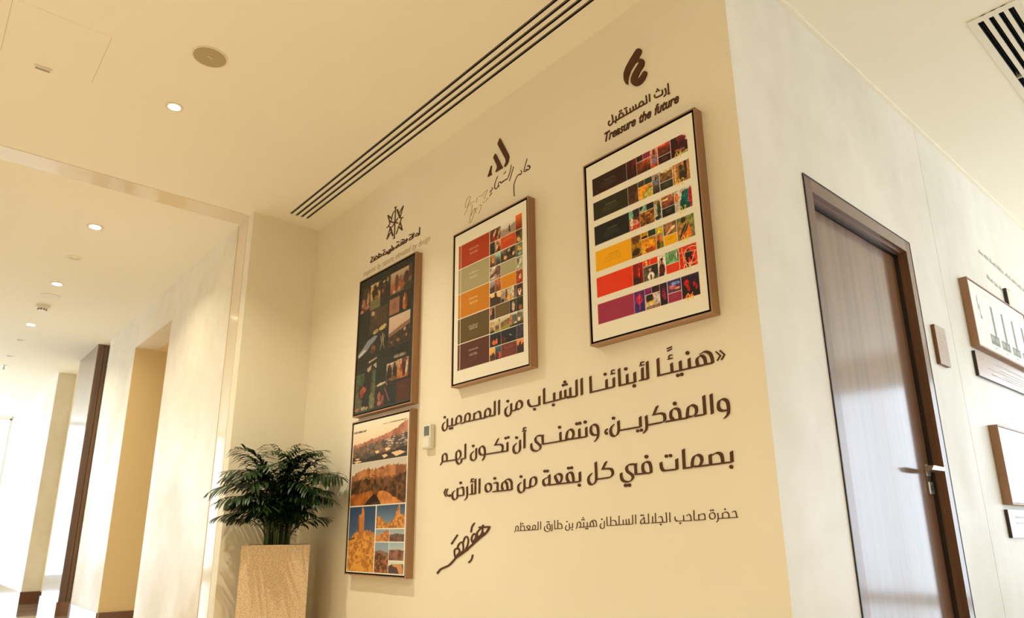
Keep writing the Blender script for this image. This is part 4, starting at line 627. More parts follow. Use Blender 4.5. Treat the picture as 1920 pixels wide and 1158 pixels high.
# ---------------------------------------------------------------- raised lettering (strokes measured on the wall, 0.1 mm units)
DATA = json.loads(r'''{"quote1":[["r50,45",[["l",-12952,14230,-12796,14060,-12928,13917],["l",-12785,14236,-12632,14061,-12763,13915]]],["Q",[["c",-13570,14289,-13440,14325,-13316,14300,-13190,14198,-13134,14037,-13116,13863],["c",-13729,13888,-13759,14057,-13697,14177,-13555,14210,-13448,14118,-13415,13991,-13407,13889],["l",-13116,13867,-15475,13821],["l",-14076,14200,-14083,13862],["l",-14463,14181,-14464,13839],["l",-14847,14171,-14844,13835],["l",-15441,14466,-15461,13833],["d",-14122,14422,82,71],["d",-14607,13679,77,65],["d",-14434,13686,76,65]]],["r47,40",[["c",-14789,14476,-14887,14489,-14949,14444,-14914,14380],["l",-14986,14356,-14791,14360],["l",-14990,14761,-14786,14793],["l",-14985,14664,-14793,14710],["c",-16106,14468,-16213,14480,-16270,14429,-16234,14368],["l",-16311,14354,-16106,14355]]],["Q",[["l",-15948,14444,-15963,13805],["l",-16198,14241,-16214,13809],["l",-16358,13790,-15945,13789]]],["Q",[["l",-16582,14134,-16588,13768],["l",-16564,13767,-17354,13750],["d",-16635,13624,84,68],["l",-16957,14123,-16964,13768],["d",-17007,14357,83,66],["l",-17346,14422,-17349,13759]]],["Q",[["l",-17641,14104,-17653,13757],["l",-18024,14099,-18033,13760],["l",-17642,13752,-18901,13720],["l",-18884,14380,-18889,13718],["d",-18080,14337,83,64]]],["r55,43",[["c",-17589,14421,-17697,14427,-17748,14377,-17709,14310],["l",-17782,14284,-17586,14288]]],["Q",[["l",-19386,14379,-19395,13705],["l",-19680,14367,-19694,13707]]],["Q",[["l",-19698,13685,-20059,13701],["c",-20059,13701,-20168,13693,-20261,13747],["l",-20056,14091,-20058,13716],["l",-20353,14049,-20358,13722],["l",-20642,14035,-20650,13702],["l",-20345,13710,-21650,13661],["d",-20363,14405,82,60],["d",-20460,14276,83,60],["d",-20272,14281,76,56],["l",-21032,14025,-21031,13666],["d",-21093,13516,90,64],["l",-21654,14317,-21665,13663]]],["Q",[["l",-21970,14016,-21969,13645],["l",-21960,13639,-22395,13637],["c",-22304,13637,-22516,13650,-22651,13752,-22701,13885,-22693,13968],["d",-22293,13494,90,62]]],["Q",[["c",-23540,13634,-23504,13852,-23429,13991,-23285,14027,-23145,13928,-23116,13797,-23197,13682,-23355,13640,-23482,13679],["l",-23514,13630,-23820,13619],["c",-23870,13969,-23872,13797,-23875,13626,-23951,13465,-24098,13420,-24245,13504,-24300,13662,-24243,13806,-24143,13857],["d",-24107,14122,98,65]]],["Q",[["l",-24743,14254,-24750,13588],["l",-25060,14251,-25062,13596],["l",-25046,13588,-25403,13591],["c",-25813,13564,-25807,13744,-25750,13917,-25592,13986,-25419,13892,-25403,13710,-25466,13619,-25591,13585,-25750,13606],["l",-25781,13559,-26688,13563],["c",-26140,13585,-26151,13769,-26200,13887,-26331,13941,-26461,13912,-26592,13837],["l",-26652,13892,-26655,13565],["c",-27392,13537,-27389,13744,-27330,13903,-27178,13962,-27009,13882,-26990,13714,-27039,13607,-27189,13558,-27342,13568],["l",-26688,13563,-27088,13551],["l",-27392,13533,-27701,13523],["c",-28136,13523,-28129,13712,-28063,13872,-27900,13942,-27724,13850,-27704,13680,-27754,13592,-27909,13548,-28084,13555],["l",-28135,13507,-28830,13505],["l",-28480,13873,-28471,13522],["c",-28884,13888,-28879,13698,-28884,13507,-28971,13368,-29096,13318,-29245,13378,-29312,13536,-29254,13680,-29128,13750],["d",-28639,13372,100,60],["d",-28468,13373,100,59],["d",-29118,14018,103,61]]]],"quote2":[["Q",[["c",-12733,12149,-12907,12149,-13035,12228,-13048,12386,-12986,12515,-12837,12545,-12710,12458,-12673,12315,-12676,12145,-12720,11998,-12836,11902]]],["Q",[["l",-13301,12776,-13313,12114],["l",-13597,12768,-13603,12123],["l",-13593,12121,-13993,12112],["c",-14338,12112,-14315,12297,-14252,12468,-14111,12516,-13962,12436,-13934,12299,-13998,12166,-14159,12116,-14294,12133],["l",-14308,12090,-15264,12075],["c",-14952,12109,-15040,12230,-15014,12409,-14919,12488,-14809,12494,-14694,12438,-14652,12306,-14648,12107],["d",-14830,12676,82,69],["l",-15621,12687,-15800,12403],["l",-15817,12399,-15506,12410],["c",-15506,12410,-15352,12362,-15307,12227,-15340,12103,-15444,12070],["l",-15444,12070,-16135,12046]]],["Q",[["c",-16151,12395,-16151,12191,-16150,12035,-16190,11883,-16296,11786],["l",-16438,12393,-16445,12030],["l",-16436,12025,-17500,12004],["d",-16591,11887,75,59],["d",-16412,11893,74,59],["c",-17518,12369,-17512,12197,-17525,12004,-17593,11866,-17745,11810,-17890,11882,-17934,12034,-17883,12176,-17781,12254],["d",-17754,12516,81,62]]],["r66,50",[["c",-18095,12131,-18176,12091,-18215,12025,-18205,11966],["d",-18149,11963,73,55]]],["Q",[["c",-18652,11966,-18831,11975,-18961,12083,-18976,12237,-18912,12364,-18774,12390,-18632,12314,-18584,12175,-18583,11991,-18637,11831,-18766,11728]]],["Q",[["l",-19224,12325,-19229,11953],["d",-19270,12552,88,65],["l",-19615,12307,-19620,11955],["d",-19571,12541,89,65],["d",-19741,12537,90,65],["l",-19215,11951,-19828,11948]]],["Q",[["l",-19570,11949,-20058,11943],["c",-20379,11941,-20356,12101,-20292,12272,-20141,12353,-19987,12270,-19948,12137,-20010,11999,-20148,11946,-20294,11973],["l",-20307,11930,-21792,11903],["l",-20718,12287,-20712,11943],["d",-20756,12511,88,63],["l",-21810,12274,-21804,11918],["l",-21781,12271,-22002,12292],["c",-21953,12293,-22152,12294,-22267,12188,-22233,12065,-22086,11949,-21965,11853,-21969,11736,-22119,11658,-22306,11658,-22480,11733,-22540,11858,-22536,11994]]],["Q",[["l",-22979,12549,-22993,11853],["c",-23281,12224,-23284,12016,-23293,11844,-23369,11712,-23528,11671,-23673,11722,-23738,11868,-23696,12021,-23561,12104],["d",-23517,12368,93,61]]],["r71,48",[["c",-22879,12741,-22996,12751,-23049,12696,-23006,12639],["l",-23095,12609,-22877,12607]]],["Q",[["l",-24152,12210,-24156,11831],["d",-24273,12422,88,57],["d",-24091,12441,88,57],["l",-24147,11826,-24531,11827],["l",-24806,12450,-25020,12206],["l",-25057,12190,-24663,12178],["c",-24693,12181,-24528,12123,-24485,11985,-24545,11857,-24695,11828],["l",-24695,11828,-25754,11815],["c",-25865,11805,-26119,11833,-26232,11991,-26185,12166,-26009,12228,-25850,12134,-25802,11972,-25817,11758,-25958,11564],["c",-26470,12157,-26468,11953,-26472,11755,-26553,11632,-26699,11611,-26848,11667,-26905,11812,-26851,11947,-26704,12034],["d",-26700,12305,99,60]]],["Q",[["l",-27333,12454,-27332,11771],["l",-27325,11767,-27671,11755],["c",-28015,11753,-27843,11790,-27725,11923,-27729,12087,-27886,12200,-28041,12135,-28089,11975,-28067,11747,-27959,11575,-27803,11526,-27668,11592,-27637,11752],["l",-28015,11759,-28862,11754],["c",-28891,11769,-28866,11896,-28907,12067,-29054,12149,-29216,12094,-29265,11930,-29261,11782,-29401,11608],["l",-28826,11757,-29223,11751]]]],"quote3":[["Q",[["l",-12715,10758,-12729,10423],["l",-12720,10418,-14024,10375],["d",-12773,10263,74,65],["c",-13080,10407,-13079,10547,-13115,10698,-13228,10764,-13350,10756,-13479,10692],["l",-13545,10728,-13551,10407],["c",-14292,10380,-14270,10554,-14191,10716,-14050,10769,-13920,10708,-13882,10583,-13926,10466,-14013,10394,-14096,10376,-14204,10389],["l",-14261,10365,-14622,10351],["l",-14610,11000,-14627,10354],["l",-14921,10692,-14933,10346],["l",-14929,10342,-15475,10326],["c",-15396,10329,-15532,10346,-15603,10438,-15617,10566,-15617,10630],["d",-15354,10836,74,60],["d",-15172,10839,73,60]]],["Q",[["c",-16085,10307,-16080,10488,-16134,10658,-16256,10706,-16404,10664,-16457,10531,-16444,10393,-16373,10312],["l",-16082,10295,-16785,10291],["d",-16256,10896,86,68],["l",-16789,10651,-16794,10302],["l",-16759,10656,-17038,10670],["c",-16937,10672,-17140,10659,-17230,10541,-17178,10413,-17042,10327,-16948,10243,-16966,10137,-17102,10046,-17284,10044,-17443,10105,-17507,10233,-17508,10374],["d",-17314,9912,85,65],["d",-17138,9910,84,64]]],["Q",[["l",-18237,10864,-18425,10613],["l",-18437,10601,-18145,10600],["c",-18166,10602,-17998,10566,-17920,10449,-17948,10340,-18038,10267,-18145,10255],["l",-18102,10252,-18776,10230],["c",-18783,10883,-18780,10622,-18783,10298,-18825,10140,-18986,10039,-19140,10077,-19212,10211,-19170,10356,-19041,10461]]],["Q",[["l",-19666,10560,-19672,10199],["l",-19667,10196,-21434,10159],["d",-19721,10051,88,62],["c",-20041,10193,-20045,10368,-20096,10539,-20213,10594,-20358,10557,-20413,10408,-20370,10288,-20290,10199],["d",-20294,10772,84,59],["d",-20117,10773,83,59],["c",-20921,10193,-21027,10345,-21096,10486,-21019,10559,-20882,10580,-20748,10532,-20704,10410,-20758,10277,-20884,10186],["l",-21438,10569,-21452,10164],["c",-21434,10543,-21576,10465,-21784,10408,-21826,10289,-21765,10181,-21663,10144,-21508,10218],["d",-21714,10748,85,58],["d",-21547,10742,84,57]]],["Q",[["c",-22665,10125,-22650,10284,-22598,10476,-22435,10546,-22291,10493,-22255,10349,-22311,10229,-22445,10157,-22592,10156],["l",-22646,10115,-23012,10107],["c",-23018,10488,-23022,10287,-23031,10108,-23096,9978,-23235,9931,-23386,9983,-23447,10130,-23409,10273,-23277,10355],["d",-23244,10619,91,60]]],["Q",[["c",-24309,10515,-24192,10564,-24019,10540,-23892,10413,-23879,10248,-23873,10092],["c",-24502,10111,-24559,10266,-24499,10430,-24338,10467,-24223,10377,-24181,10227,-24168,10107],["l",-23867,10086,-25186,10065],["l",-25125,10447,-24929,10455],["c",-25019,10460,-24870,10423,-24870,10264,-24871,10077],["d",-25064,10655,99,62],["c",-25537,10461,-25691,10423,-25753,10273,-25690,10118,-25536,10067,-25383,10122,-25322,10269,-25383,10405,-25537,10461]]],["Q",[["l",-26201,10703,-26206,10043],["l",-26514,10703,-26515,10037],["l",-26778,10484,-26772,10029],["l",-26492,10036,-26929,10027],["c",-27164,10387,-27154,10170,-27141,9993,-27205,9859,-27320,9786],["c",-27440,10011,-27443,10204,-27496,10361,-27631,10392,-27800,10341],["l",-27440,10003,-27929,9995],["c",-27947,10359,-27941,10109,-27961,9911,-28130,9822,-28304,9885,-28360,10048,-28328,10167,-28192,10251],["d",-27679,10604,108,64],["d",-28569,10037,112,65]]],["r83,50",[["c",-26660,10731,-26800,10730,-26832,10663,-26757,10619],["l",-26877,10599,-26665,10604]]],["r78,45",[["l",-28914,10374,-29059,10202,-28911,10016],["l",-28743,10366,-28880,10193,-28755,10021]]]],"small":[["q",[["c",-12901,8812,-12819,8846,-12764,8797,-12751,8651],["l",-12711,8647,-13461,8621],["c",-13043,8632,-13031,8744,-13085,8813,-13173,8815,-13248,8779],["l",-13264,8792,-13272,8629],["d",-13154,8913,32,27],["c",-13444,8792,-13439,8663,-13457,8572,-13512,8510],["c",-13641,8817,-13735,8792,-13770,8716,-13750,8639,-13662,8607,-13576,8643,-13550,8726,-13579,8796,-13641,8817],["d",-13701,8894,31,26],["d",-13614,8896,31,26]]],["q",[["c",-13957,8600,-13946,8705,-13976,8780,-14050,8788,-14167,8741],["l",-14193,8770,-14197,8594],["l",-13947,8600,-14391,8585],["l",-14374,8907,-14386,8590],["c",-14685,8738,-14603,8783,-14537,8758,-14515,8687,-14506,8580],["l",-14477,8579,-15133,8566],["l",-14810,8753,-14816,8575],["c",-15074,8565,-15160,8605,-15174,8669,-15170,8717],["d",-14967,8495,35,28]]],["q",[["l",-15385,8867,-15396,8548],["l",-15536,8868,-15538,8547],["l",-15528,8544,-16016,8533],["c",-15875,8717,-15790,8744,-15731,8697,-15707,8542],["d",-15806,8466,35,28]]],["q",[["l",-16015,8862,-16019,8535],["l",-16147,8749,-16158,8527],["l",-15779,8545,-16019,8532],["l",-16010,8532,-16225,8524],["l",-16332,8847,-16335,8519],["l",-16319,8519,-16529,8514],["l",-16535,8728,-16519,8518],["c",-16531,8728,-16653,8645,-16716,8573,-16682,8513,-16625,8505,-16545,8555],["d",-16660,8803,35,27],["d",-16570,8801,34,27]]],["q",[["l",-16925,8826,-16935,8505],["l",-17069,8821,-17076,8508],["l",-17072,8502,-17331,8490],["l",-17251,8684,-17250,8500],["l",-17388,8672,-17379,8509],["l",-17530,8659,-17532,8481],["c",-17251,8495,-17331,8488,-17379,8512],["l",-17380,8494,-18339,8459],["l",-17718,8806,-17731,8477],["l",-18136,8786,-18149,8467],["c",-18119,8625,-18013,8653,-17911,8621,-17879,8547,-17875,8471],["l",-18330,8783,-18334,8465],["c",-18466,8631,-18474,8510,-18491,8395,-18579,8353,-18673,8389,-18689,8483,-18631,8552],["d",-18590,8703,39,28]]],["q",[["c",-19127,8654,-19015,8676,-18908,8639,-18880,8548,-18875,8446],["c",-19193,8442,-19211,8521,-19173,8615,-19105,8643,-19043,8582,-19028,8448],["l",-18875,8443,-19698,8422],["l",-19363,8603,-19365,8429],["d",-19442,8362,36,25],["d",-19360,8361,36,25],["l",-19558,8606,-19558,8423],["d",-19586,8779,34,24],["d",-19635,8703,34,24],["d",-19537,8705,34,24]]],["q",[["l",-19536,8421,-19808,8412],["c",-19785,8415,-19713,8506,-19753,8603,-19833,8624,-19904,8573,-19921,8461,-19983,8363]]],["q",[["l",-20170,8583,-20173,8411],["l",-20166,8411,-20365,8399],["d",-20200,8328,37,26],["c",-20357,8577,-20352,8434,-20380,8329,-20463,8301,-20557,8339,-20577,8421,-20514,8498],["d",-20477,8648,38,26]]],["q",[["l",-21011,8712,-21023,8385],["c",-20992,8558,-20882,8581,-20788,8522,-20769,8390],["l",-20757,8387,-21219,8370],["l",-21200,8707,-21202,8373],["c",-21361,8555,-21353,8430,-21356,8330,-21395,8281],["c",-21466,8381,-21603,8383,-21663,8484,-21597,8567,-21510,8557,-21463,8465,-21467,8348,-21557,8277,-21707,8275,-21806,8334,-21816,8418,-21777,8474],["d",-21640,8657,38,25],["d",-21532,8655,37,25]]],["q",[["l",-22038,8681,-22047,8357],["l",-22200,8675,-22209,8346],["l",-22197,8345,-22579,8341],["c",-22553,8345,-22536,8495,-22443,8545,-22366,8493,-22368,8408,-22448,8357,-22553,8345],["c",-22790,8352,-22895,8448,-22921,8500,-22827,8525,-22721,8498,-22709,8429,-22790,8352],["l",-22553,8341,-23576,8312],["l",-23310,8650,-23315,8331],["c",-23285,8487,-23163,8521,-23082,8467,-23058,8337],["d",-23188,8608,43,28],["c",-23494,8315,-23464,8437,-23518,8513,-23587,8514,-23643,8457,-23645,8351,-23715,8267]]]],"sign":[["r149,82",[["c",-29493,6363,-29208,6559,-28591,6736,-28267,6916,-27993,7105],["c",-27993,7105,-27360,7377,-26655,7746],["c",-26655,7746,-26181,8003,-25673,8257,-25464,8471],["l",-25464,8504,-26184,8487]]],["r105,62",[["c",-26700,7797,-26789,7952,-26703,8133,-26551,8210,-26441,8107,-26526,7952,-26635,7875],["c",-26354,8068,-26355,8261,-26141,8414,-25907,8578],["c",-25949,8463,-25969,8310,-26054,8169],["c",-28039,7104,-28113,7288,-28094,7473,-27864,7555,-27725,7477,-27723,7372,-27858,7239],["c",-27863,7502,-27821,7687,-27549,7833,-27434,7715,-27406,7454],["c",-27435,7794,-27325,8004,-27169,8083,-27033,7952,-27074,7717,-27227,7508]]],["r178,102",[["l",-27902,7173,-27093,7497],["l",-26656,7849,-25884,8220],["l",-27858,7239,-27361,7429]]],["r113,64",[["l",-28358,7750,-27900,8151]]],["r106,63",[["c",-26577,8679,-26752,8525,-26824,8290]]],["r105,62",[["c",-26693,7245,-26779,7052,-26974,6919]]]],"star":[["r156,91",[["l",-34876,28130,-34888,27042,-34901,26006],["l",-34986,28134,-34788,28117],["l",-35011,26018,-34837,26009],["l",-34340,27232,-34137,27070],["l",-33997,27857,-34404,27558],["l",-33967,27858,-34276,27246],["c",-35036,27909,-35221,27723,-35372,27370,-35665,27118],["l",-35791,27896,-35363,27545],["l",-35791,27896,-35497,27262],["l",-35321,27275,-34955,27066],["l",-34555,27249,-35204,26877],["l",-34917,27154,-34553,26896],["d",-33990,27083,73,43],["d",-35818,27070,78,45],["l",-34137,27070,-34679,26228],["l",-34251,26862,-34000,26251],["l",-34428,26626,-34000,26246],["l",-35663,27092,-35406,26924],["l",-35427,26919,-35786,26250],["l",-35314,26575,-35767,26243]]],["r205,121",[["l",-34662,27857,-34339,27219],["l",-35406,26924,-35092,26246]]]],"star_ar":[["r115,70",[["l",-32036,25711,-32034,25271],["c",-32033,25259,-32210,25261,-32489,25309],["c",-32454,25392,-32298,25434,-32156,25356,-32211,25285],["l",-32643,25565,-32720,25293],["l",-32824,25580,-32816,25290],["c",-32807,25275,-33048,25261,-33153,25321,-33057,25408,-32969,25426],["l",-33150,25616,-32986,25596]]],["r122,72",[["c",-33546,25381,-33427,25450,-33360,25367,-33498,25268],["l",-33497,25256,-34674,25281],["l",-33715,25438,-33663,25275],["l",-33880,25421,-33830,25283],["l",-34017,25589,-33720,25525],["c",-34081,25293,-34048,25429,-33900,25403,-33871,25272],["l",-34343,25430,-34313,25297],["d",-34224,25537,60,35],["c",-34313,25297,-34544,25251,-34695,25276,-34552,25377,-34425,25383],["l",-34570,25629,-34397,25600]]],["r129,74",[["l",-35149,25574,-35088,25331],["c",-35153,25327,-34939,25381,-34870,25309,-34930,25254],["l",-34886,25240,-36165,25255],["l",-35311,25404,-35279,25269],["l",-35465,25404,-35433,25269],["c",-35589,25295,-35727,25365,-35814,25343,-35628,25233],["c",-35808,25266,-36167,25281,-36216,25321,-36046,25443,-35958,25465],["l",-36194,25604,-36013,25596],["l",-35623,25169,-35315,25156]]],["r135,75",[["c",-36440,25292,-36402,25381,-36591,25467],["l",-36737,25565,-36668,25288],["l",-36393,25277,-37688,25251],["c",-37181,25349,-37051,25461,-36811,25359,-36852,25296],["l",-37327,25421,-37266,25261],["c",-37313,25263,-37713,25259,-37696,25331,-37520,25482],["l",-37674,25608,-37529,25574],["d",-37337,25526,67,37],["d",-37065,25511,67,37]]]],"beyond_en":[["r43,29",[["c",-27094,25794,-27280,25843,-27499,25630,-27571,25409,-27531,25295,-27347,25348,-27094,25769],["c",-27166,25649,-27345,25224,-27637,24902],["c",-27106,25280,-27053,25383,-26943,25389],["c",-26870,25356,-26743,25385],["l",-26528,25484,-26580,25244],["c",-26403,25521,-26189,25485,-26119,25493],["l",-25943,25556,-26083,25394],["l",-25629,25611,-25907,25191],["c",-25908,25591,-25699,25579],["c",-26941,25217,-27010,24876,-27167,24325,-27075,24268,-26825,24564,-26685,24924],["c",-27043,24645,-26757,24927,-26667,24929],["l",-26649,24910,-26621,24633],["c",-26613,24896,-26434,24864],["c",-26363,24946,-26169,24944,-26220,24747,-26378,24489],["c",-26046,24993,-25889,25033],["l",-25680,25115,-25774,24979],["c",-25698,25121,-25525,25089]]]],"beyond_ar":[["r47,35",[["c",-22527,25639,-22386,25608,-22316,25486,-22391,25397,-22532,25428],["c",-22519,26033,-22668,25731,-22755,25494,-22715,25401,-22552,25407],["c",-23000,25599,-22932,25478,-23004,25386,-23211,25429,-23424,25226,-23533,24933,-23512,24399],["l",-23708,26202,-23820,25859,-23973,25611],["l",-23539,26034,-23868,25387],["c",-23973,25611,-24060,25554,-24191,25577,-24322,25563,-24498,25532,-24674,25653,-24764,25532],["c",-24797,26038,-25010,25728,-25042,25455,-24899,25365,-24720,25435],["c",-25282,25585,-25205,25490,-25350,25421,-25419,25353],["l",-25282,25282,-25442,25164],["c",-24310,25948,-24143,26029]]],["r86,61",[["d",-24742,25444,71,50],["c",-22467,25613,-22347,25545,-22329,25461],["l",-23107,25415,-22983,25393],["c",-22612,25463,-22471,25417],["l",-24191,25577,-24104,25572],["l",-24388,25565,-24300,25554],["l",-24586,25616,-24498,25526],["l",-24988,25395,-24899,25372],["l",-25373,25414,-25328,25412]]]],"future_ar":[["r68,64",[["l",-14033,25639,-14035,25180],["l",-14067,25188,-14001,25172],["c",-14183,25492,-14152,25321,-14181,25220,-14256,25179],["c",-14333,25497,-14324,25355,-14349,25310,-14453,25299],["c",-14432,25301,-14640,25320,-14727,25416,-14716,25478],["d",-14559,25669,40,38],["d",-14608,25587,40,38],["d",-14494,25574,40,38]]],["r72,66",[["l",-14976,25647,-14980,25324],["l",-15143,25667,-15129,25343],["l",-15130,25324,-15500,25329],["c",-15542,25351,-15487,25502,-15376,25523,-15305,25446,-15323,25346],["l",-15500,25329,-16923,25326],["l",-15706,25536,-15687,25336],["l",-15852,25522,-15832,25331],["l",-16011,25504,-15991,25312],["l",-16213,25547,-16194,25315],["d",-16286,25646,42,37],["d",-16205,25651,42,37],["c",-16627,25382,-16594,25529,-16477,25536,-16393,25426,-16412,25314],["d",-16567,25658,43,38],["d",-16481,25664,43,38],["l",-16793,25527,-16789,25331],["d",-16823,25246,43,38],["c",-17006,25697,-16974,25454,-17007,25307,-17129,25260,-17220,25330,-17217,25452,-17163,25483]]]]}'''); POLY = json.loads(r'''{"journey":[[-24593,28146,-24753,27909,-24731,27817,-24201,26848,-24119,26684,-24103,26581,-24139,26486,-24250,26344,-24162,26306,-24009,26381,-23921,26469,-23853,26692,-23861,26790,-23895,26885,-24548,28124],[-24959,27416,-25120,27243,-24848,26717,-24813,26621,-24804,26537,-24940,26323,-24360,26328,-24914,27379],[-25281,26858,-25590,26324,-25249,26316,-25304,26446,-25313,26531,-25249,26828]],"treasure":[[-15311,28080,-15223,27992,-15188,27896,-15205,27797,-15428,27580,-15542,27515,-15823,27283,-15960,27054,-16011,26865,-16034,26673,-16124,26775,-16208,26975,-16230,27162,-16206,27370,-16122,27521,-16041,27629,-15781,27875,-15475,28113,-15403,28118],[-15521,27481,-15469,27538,-15419,27574,-15349,27568,-15257,27535,-15147,27436,-15088,27301,-15108,27154,-15175,27063,-15324,26954,-15452,26811,-15490,26746,-15461,26683,-15392,26670,-15193,26837,-15136,26847,-15064,26815,-15006,26739,-14998,26662,-15053,26544,-15154,26430,-15276,26349,-15394,26329,-15510,26341,-15647,26403,-15757,26516,-15843,26662,-15861,26803,-15823,26934,-15742,27063,-15588,27214,-15386,27380,-15376,27453,-15411,27499,-15462,27503]]}''')
def cat_rom(Pt, n):
    Pt = [Vector(p) for p in Pt]; Q = [Pt[0]*2-Pt[1]]+Pt+[Pt[-1]*2-Pt[-2]]; out = []
    for i in range(1, len(Q)-2):
        p0, p1, p2, p3 = Q[i-1:i+3]
        for k in range(n):
            t = k/n; out.append(.5*((2*p1)+(-p0+p2)*t+(2*p0-5*p1+4*p2-p3)*t*t+(-p0+3*p1-3*p2+p3)*t**3))
    return out+[Q[-2]]
def hull(P):
    P = sorted(set((round(x, 6), round(y, 6)) for x, y in P)); lo = []; hi = []
    cr = lambda o, a, b: (a[0]-o[0])*(b[1]-o[1])-(a[1]-o[1])*(b[0]-o[0])
    for p in P:
        while len(lo) > 1 and cr(lo[-2], lo[-1], p) <= 0: lo.pop()
        lo.append(p)
    for p in reversed(P):
        while len(hi) > 1 and cr(hi[-2], hi[-1], p) <= 0: hi.pop()
        hi.append(p)
    return lo[:-1]+hi[:-1]
def nib(pen):
    if pen == 'Q': w, t, h = .0058, .0020, .0009
    elif pen == 'q': w, t, h = .0017, .0006, .0006
    else:
        a, b = (abs(int(v))*5e-5 for v in pen[1:].split(',')); a = max(a, .0008); b = max(b, .0008)
        return [(a*math.cos(2*PI*k/10), b*math.sin(2*PI*k/10)) for k in range(10)]
    return [(-w, -t-h), (w, t-h), (w, t+h), (-w, -t+h)]
def letters(name, key, label, m='letter', depth=.0035, cat='lettering', word='word', group=None, thin=1.0, each=False):
    ws = DATA[key]; s0 = ws[0][1][0]; x0, z0 = s0[1]*1e-4, s0[2]*1e-4
    t = thing(name, label, cat, (x0, YM, z0), group); eps = 0
    if each: ws = [(pen, [q]) for pen, st in ws for q in st]
    for pen, strokes in ws:
        g = G(); nb = [(a*thin, b*thin) for a, b in nib(pen)]
        for s in strokes:
            if s[0] == 'd':
                x, z, rx, rz = (v*1e-4 for v in s[1:]); eps += 1; d = depth+(eps % 40)*4e-6
                g.wallpoly([(x-x0+rx*math.cos(2*PI*k/18), z-z0+rz*math.sin(2*PI*k/18)) for k in range(18)], -d, 0); continue
            pts = [(s[i]*1e-4-x0, s[i+1]*1e-4-z0) for i in range(1, len(s), 2)]
            if s[0] == 'c': pts = [tuple(p) for p in cat_rom(pts, 5)]
            for a, b in zip(pts, pts[1:]):
                eps += 1; d = depth+(eps % 40)*4e-6
                g.wallpoly(hull([(a[0]+n[0], a[1]+n[1]) for n in nb]+[(b[0]+n[0], b[1]+n[1]) for n in nb]), -d, 0)
        if g.V: g.obj(word, m, t)
    return t
QG = 'lines of the raised Arabic quotation'
letters('raised_lettering', 'quote1', 'large brown raised Arabic quotation, top line opening with a guillemet', group=QG)
letters('raised_lettering', 'quote2', 'large brown raised Arabic quotation, middle of its three lines', group=QG)
letters('raised_lettering', 'quote3', 'large brown raised Arabic quotation, bottom line ending with a full stop', group=QG)
letters('raised_lettering', 'small', 'small thin brown Arabic line of attribution under the quotation', depth=.002)
letters('raised_signature', 'sign', 'brown raised handwritten Arabic signature low on the cream wall', cat='signature', word='stroke')
letters('star_emblem', 'star', 'brown pointed star shaped line emblem above the dark collage poster', cat='emblem', word='stroke', depth=.002, thin=.8)
letters('caption_lettering', 'star_ar', 'small bold Arabic caption under the star shaped emblem', depth=.002, thin=1.0)
letters('caption_lettering', 'beyond_en', 'pale thin handwritten English caption above the earth toned poster', 'letterpale', .001, word='stroke', each=True)
letters('caption_lettering', 'beyond_ar', 'fine dark Arabic calligraphy slanting under the three piece emblem', depth=.002, word='stroke', each=True)
letters('caption_lettering', 'future_ar', 'brown Arabic caption under the looped emblem over the six row poster', depth=.003, thin=.9)
for key, nm, lab in (('journey', 'blade_emblem', 'solid brown emblem of three blade shapes above the earth toned poster'), ('treasure', 'loop_emblem', 'solid brown looped stroke emblem at the top of the wall over the six row poster')):
    a = POLY[key]; x0, z0 = a[0][0]*1e-4, a[0][1]*1e-4; t = thing(nm, lab, 'emblem', (x0, YM, z0))
    for q in a: G().wallpoly([(q[i]*1e-4-x0, q[i+1]*1e-4-z0) for i in range(0, len(q), 2)], -.006, 0).obj('shape', 'letter', t)
def textthing(name, label, words_, x0, x1, z, size, m, shear=0, bold=0, depth=.004, zend=None):
    t = thing(name, label, 'lettering', (x0, YM, z)); objs = []; cur = 0
    for wd in words_:
        c = bpy.data.curves.new('word', 'FONT'); c.body = wd; c.size = size; c.shear = shear; c.offset = bold; c.extrude = depth/2; c.resolution_u = 4
        o = bpy.data.objects.new('word', c); COL.objects.link(o); bpy.context.view_layer.update(); me = bpy.data.meshes.new_from_object(o.evaluated_get(bpy.context.evaluated_depsgraph_get()))
        w = max(v.co.x for v in me.vertices); COL.objects.unlink(o); objs.append((me, cur, w)); cur += w+size*.28
    k = (x1-x0)/(cur-size*.28)
    for me, c0, w in objs:
        dz = ((zend if zend is not None else z)-z)*c0/cur
        me.transform(Matrix(((k, 0, 0, c0*k), (0, 0, -1, -depth/2), (0, 1, 0, dz), (0, 0, 0, 1)))); me.materials.clear(); me.materials.append(MT[m])
        o = bpy.data.objects.new('word', me); COL.objects.link(o); o.parent = t
    return t
textthing('caption_lettering', 'bold slanted English caption reading Treasure the future in brown', ['Treasure', 'the', 'future'], -1.757, -1.358, 2.461, .061, 'letter', .32, .0013, .003, 2.455)
textthing('caption_lettering', 'pale thin English caption reading majestic by nature elevated by design', ['majestic', 'by', 'nature,', 'elevated', 'by', 'design'], -3.868, -3.09, 2.452, .058, 'letterpale', .25, -.0006, .001, 2.449)

# thermostat
t = thing('thermostat', 'white wall thermostat with a small dark display beside the stacked posters', 'thermostat', (-3.077, YM, 1.249))
G().box(0, .078, -.028, 0, 0, .128).obj('housing', 'white', t, .006)
G().box(.018, .064, -.0292, -.028, .068, .118).obj('display', 'lcd', t); G().box(.008, .07, -.0295, -.028, .057, .059).obj('flap_edge', 'alu', t); G().box(.008, .07, -.031, -.028, .006, .056).obj('flap', 'white', t, .001)

